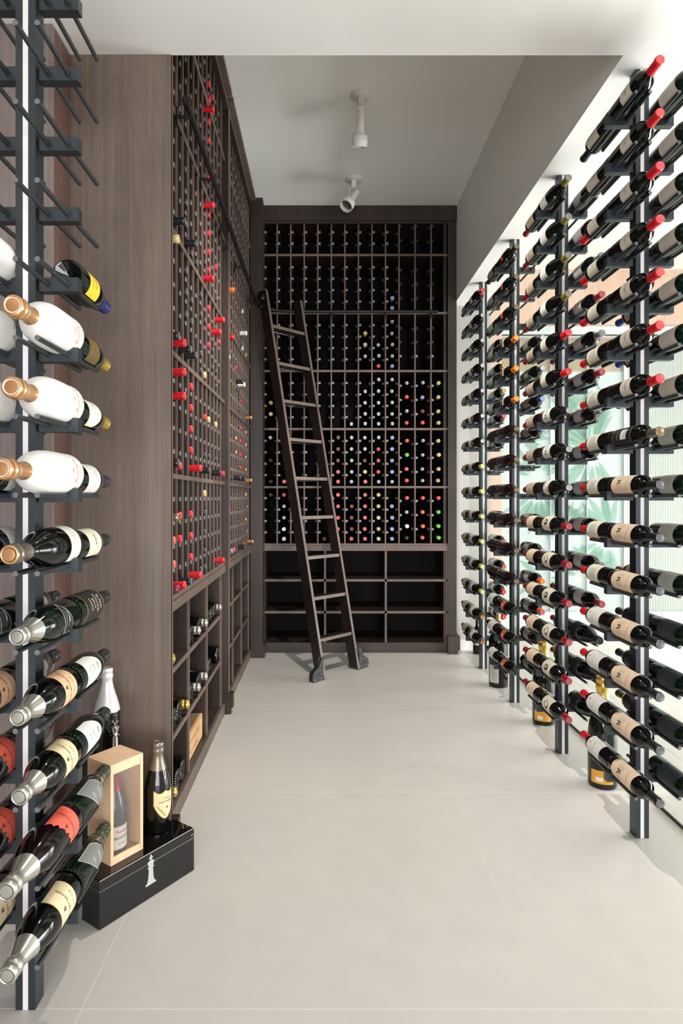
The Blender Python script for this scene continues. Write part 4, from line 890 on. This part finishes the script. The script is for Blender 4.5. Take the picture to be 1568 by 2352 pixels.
spot(.232, 2.86, (.234, 2.865, 3.722), (0, .18, -.95), 'added unseen white spotlight above the lower ceiling edge, brightening the back of the room', False)  # added lamp, hidden above the low ceiling
ll = bpy.data.lights.new('added_fill_bulb', 'SPOT'); ll.energy = 230; ll.spot_size = math.radians(112); ll.spot_blend = .9; ll.shadow_soft_size = .04; ll.color = (1.0, .95, .88)  # unseen fill light, added to lift the dark back of the room
lo = bpy.data.objects.new('added_fill_bulb', ll); lo.location = (.234, 2.905, 3.50); lo.rotation_euler = (math.radians(20), 0, 0); COL.objects.link(lo)

# ------------------------------------------------------------------ box group at the foot of the end panel
UX, VX = Vector((.577, .817, 0)), Vector((-.817, .577, 0))
def frame(o): M = Matrix.Identity(4); M.col[0][:3] = UX; M.col[1][:3] = VX; M.col[3][:3] = o; return M
gb = empty('gift_box', (0, 0, 0), label='low black lacquered box with silver chess king emblem on the floor', category='box'); gb.matrix_world = frame((-.686, 1.956, 0))
b = MB(); b.box(0, .391, 0, .18, .001, .1155); bevel(b.build('box_base', MLACQ, gb), .001)
b = MB(); b.box(.0012, .3898, .0012, .1788, .1155, .1165); b.build('seam', MLINE, gb)
b = MB(); b.box(0, .391, 0, .18, .1165, .150); bevel(b.build('lid', MLACQ, gb), .001)
b = MB(); b.box(.0025, .3885, .0025, .1775, .150, .1514); b.build('lid_top', MBLACK, gb)
b = MB(); b.box(0, .391, -.0004, .0008, .1496, .1508); b.build('lid_rim', MLINE, gb)
KING = [(.24, 0), (.25, .045), (.17, .085), (.125, .22), (.105, .40), (.10, .55), (.17, .585), (.09, .61), (.115, .655), (.155, .76), (.10, .80), (.03, .81), (.03, .86), (.085, .87), (.085, .915), (.03, .925), (.028, 1.0)]
kp = [(x, y) for x, y in KING] + [(-x, y) for x, y in KING[::-1]]
b = MB(); H = .098; b.prism([(x * H * .9, y * H) for x, y in kp], (.197, -.0015, .046), (1, 0, 0), (0, 0, 1), (0, .0015, 0)); b.build('chess_king_emblem', MSILV, gb)
b = MB(); b.box(.375, .387, -.0006, .0, .128, .131); b.build('clasp', MSTEEL, gb)

wb = empty('wooden_bottle_box', (0, 0, 0), label='upright pine gift box with clear front standing on the black box', category='box'); wb.matrix_world = frame((-.677, 2.033, .1516))
TB = .011; BU, BV, BZ = .128, .123, .322
for nm, a in (('side_board', (0, TB, 0, BV, 0, BZ)), ('side_board', (BU - TB, BU, 0, BV, 0, BZ)), ('top_board', (TB, BU - TB, 0, BV, BZ - TB, BZ)), ('bottom_board', (TB, BU - TB, 0, BV, 0, TB)), ('back_board', (TB, BU - TB, BV - .006, BV, TB, BZ - TB)),
              ('front_rail', (TB, BU - TB, .002, .010, BZ - TB - .022, BZ - TB)), ('front_rail', (TB, BU - TB, .002, .010, TB, TB + .012))):
    b = MB(); b.box(*a); bevel(b.build(nm, MPINE, wb), .0008)
b = MB(); b.box(TB + .0005, BU - TB - .0005, .0035, .0055, TB + .012, BZ - TB - .022); b.build('clear_slide', MGLASSB, wb)
b = MB(); b.box(TB + .002, BU - TB - .03, BV - .010, BV - .0065, TB + .05, BZ - TB - .002); b.build('backing_card', MBLACK, wb)
b = MB(); flat_text(b, 'Penfolds', .024, (.066, BV - .0105, .222), (.94, 0, .34), (-.34, 0, .94)); b.build('red_script', INK['red'], wb)
b = MB(); flat_text(b, 'Penfolds', .018, (-.0003, .055, .27), (0, -1, 0), (0, 0, 1))
for i in range(14): b.box(-.0004, -.0002, .03, .092 - (i % 3) * .01, .19 - i * .010, .1912 - i * .010)
b.build('stamped_text', INK['grey'], wb)
wbm = frame((-.677, 2.033, .1516))
kind('boxed', 'burg', .275, .0405, 'grey', 'dred', 'dred', 'white', (.07, .33), -.62, 2.0, [('text', 'red', 'Penfolds', .014, .27, .1), ('band', 'grey', 1.3, .185, .215), ('text', 'white', 'GRANGE', .009, .20, .05), ('text', 'grey', 'SHIRAZ', .008, .13, .05)], cap0=.72, edge='gold', desc='boxed')
bottle('boxed', Matrix.Translation(wbm @ Vector((.0555, .058, TB + .0003))), 'wine bottle with red capsule and white label inside the pine box')
kind('dom', 'champ', .306, .0465, 'black', 'taupe', 'taupe', 'shield', (.17, .48), -.72, 1.75, [('text', 'grey', 'Vintage', .010, .40, .1), ('text', 'black', 'Dom Perignon', .0095, .36, .1), ('text', 'black', 'CHAMPAGNE', .008, .26, -.35, -.9), ('poly', 'black', [(0, .005), (.0015, .0015), (.005, .0012), (.002, -.0012), (.003, -.005), (0, -.0025), (-.003, -.005), (-.002, -.0012), (-.005, .0012), (-.0015, .0015)], .29, .15)], cap0=.70, shape='shield', edge='gold', n=40, desc='dom')
bottle('dom', Matrix.Translation((-.589, 2.272, .1516)), 'dark champagne bottle with cream shield label standing on the black box')
ca = empty('display_case', (-.785, 2.302, 0), label='tall dark case standing behind the pine box under a foil-topped bottle', category='box')
b = MB(); b.box(-.064, .064, -.062, .062, 0, .36); b.build('case_body', MLACQ, ca); b = MB(); b.box(-.065, .065, -.063, .063, .3605, .40); b.build('case_lid', MLACQ, ca)
kind('whitefoil', 'champ', .315, .046, 'black', 'wfoil', 'wfoil', None, cap0=.52, n=40, desc='whitefoil')
bottle('whitefoil', Matrix.Translation((-.778, 2.297, .4003)), 'champagne bottle with tall white foil behind the pine box')
kg = empty('chess_king_figure', (-.734, 2.252, .4003), label='small chrome chess king figure in front of the white-foiled bottle', category='figurine')
b = MB(); Hk = .155; b.lathe([(0, 0)] + [(x * Hk * .62, y * Hk) for x, y in KING[:12]] + [(0, .815 * Hk)], 24); b.build('king_body', MCHROME, kg)
b = MB(); b.box(-.003, .003, -.003, .003, .81 * Hk, Hk); b.box(-.011, .011, -.003, .003, .875 * Hk, .925 * Hk); b.build('cross', MCHROME, kg)

# ------------------------------------------------------------------ big bottles on the floor behind the right posts
kind('jero', 'champ', .50, .064, 'green', 'gold', 'gold', 'olab', (.05, .17), -2.0, 1.6, [('band', 'white', .5, .07, .11, -.2)], cap0=.69, n=40, desc='jero')
bottle('jero', Matrix.Translation((1.292, 2.953, 0.001)), 'large gold-foiled green champagne bottle on the floor behind the nearest right post')
bottle('jero', Matrix.Translation((1.30, 3.765, 0.001)), 'large gold-foiled green champagne bottle on the floor behind the second right post')
kind('bigdark', 'bord', .51, .066, 'black', 'tan', 'white', 'pale', (.07, .30), -2.35, 1.0, edge='white', cap0=.90, n=40, desc='bigdark')
bottle('bigdark', Matrix.Translation((1.235, 4.50, 0.001)), 'tall dark bottle with pale neck wrap on the floor behind the third right post')
kind('floor_std', 'bord', .305, .038, 'black', 'black', 'black', 'cream', (.25, .5), -2.2, 1.4, desc='x')
bottle('floor_std', Matrix.Translation((1.312, 5.43, 0.001)), 'small dark bottle on the floor beside the white back wall')
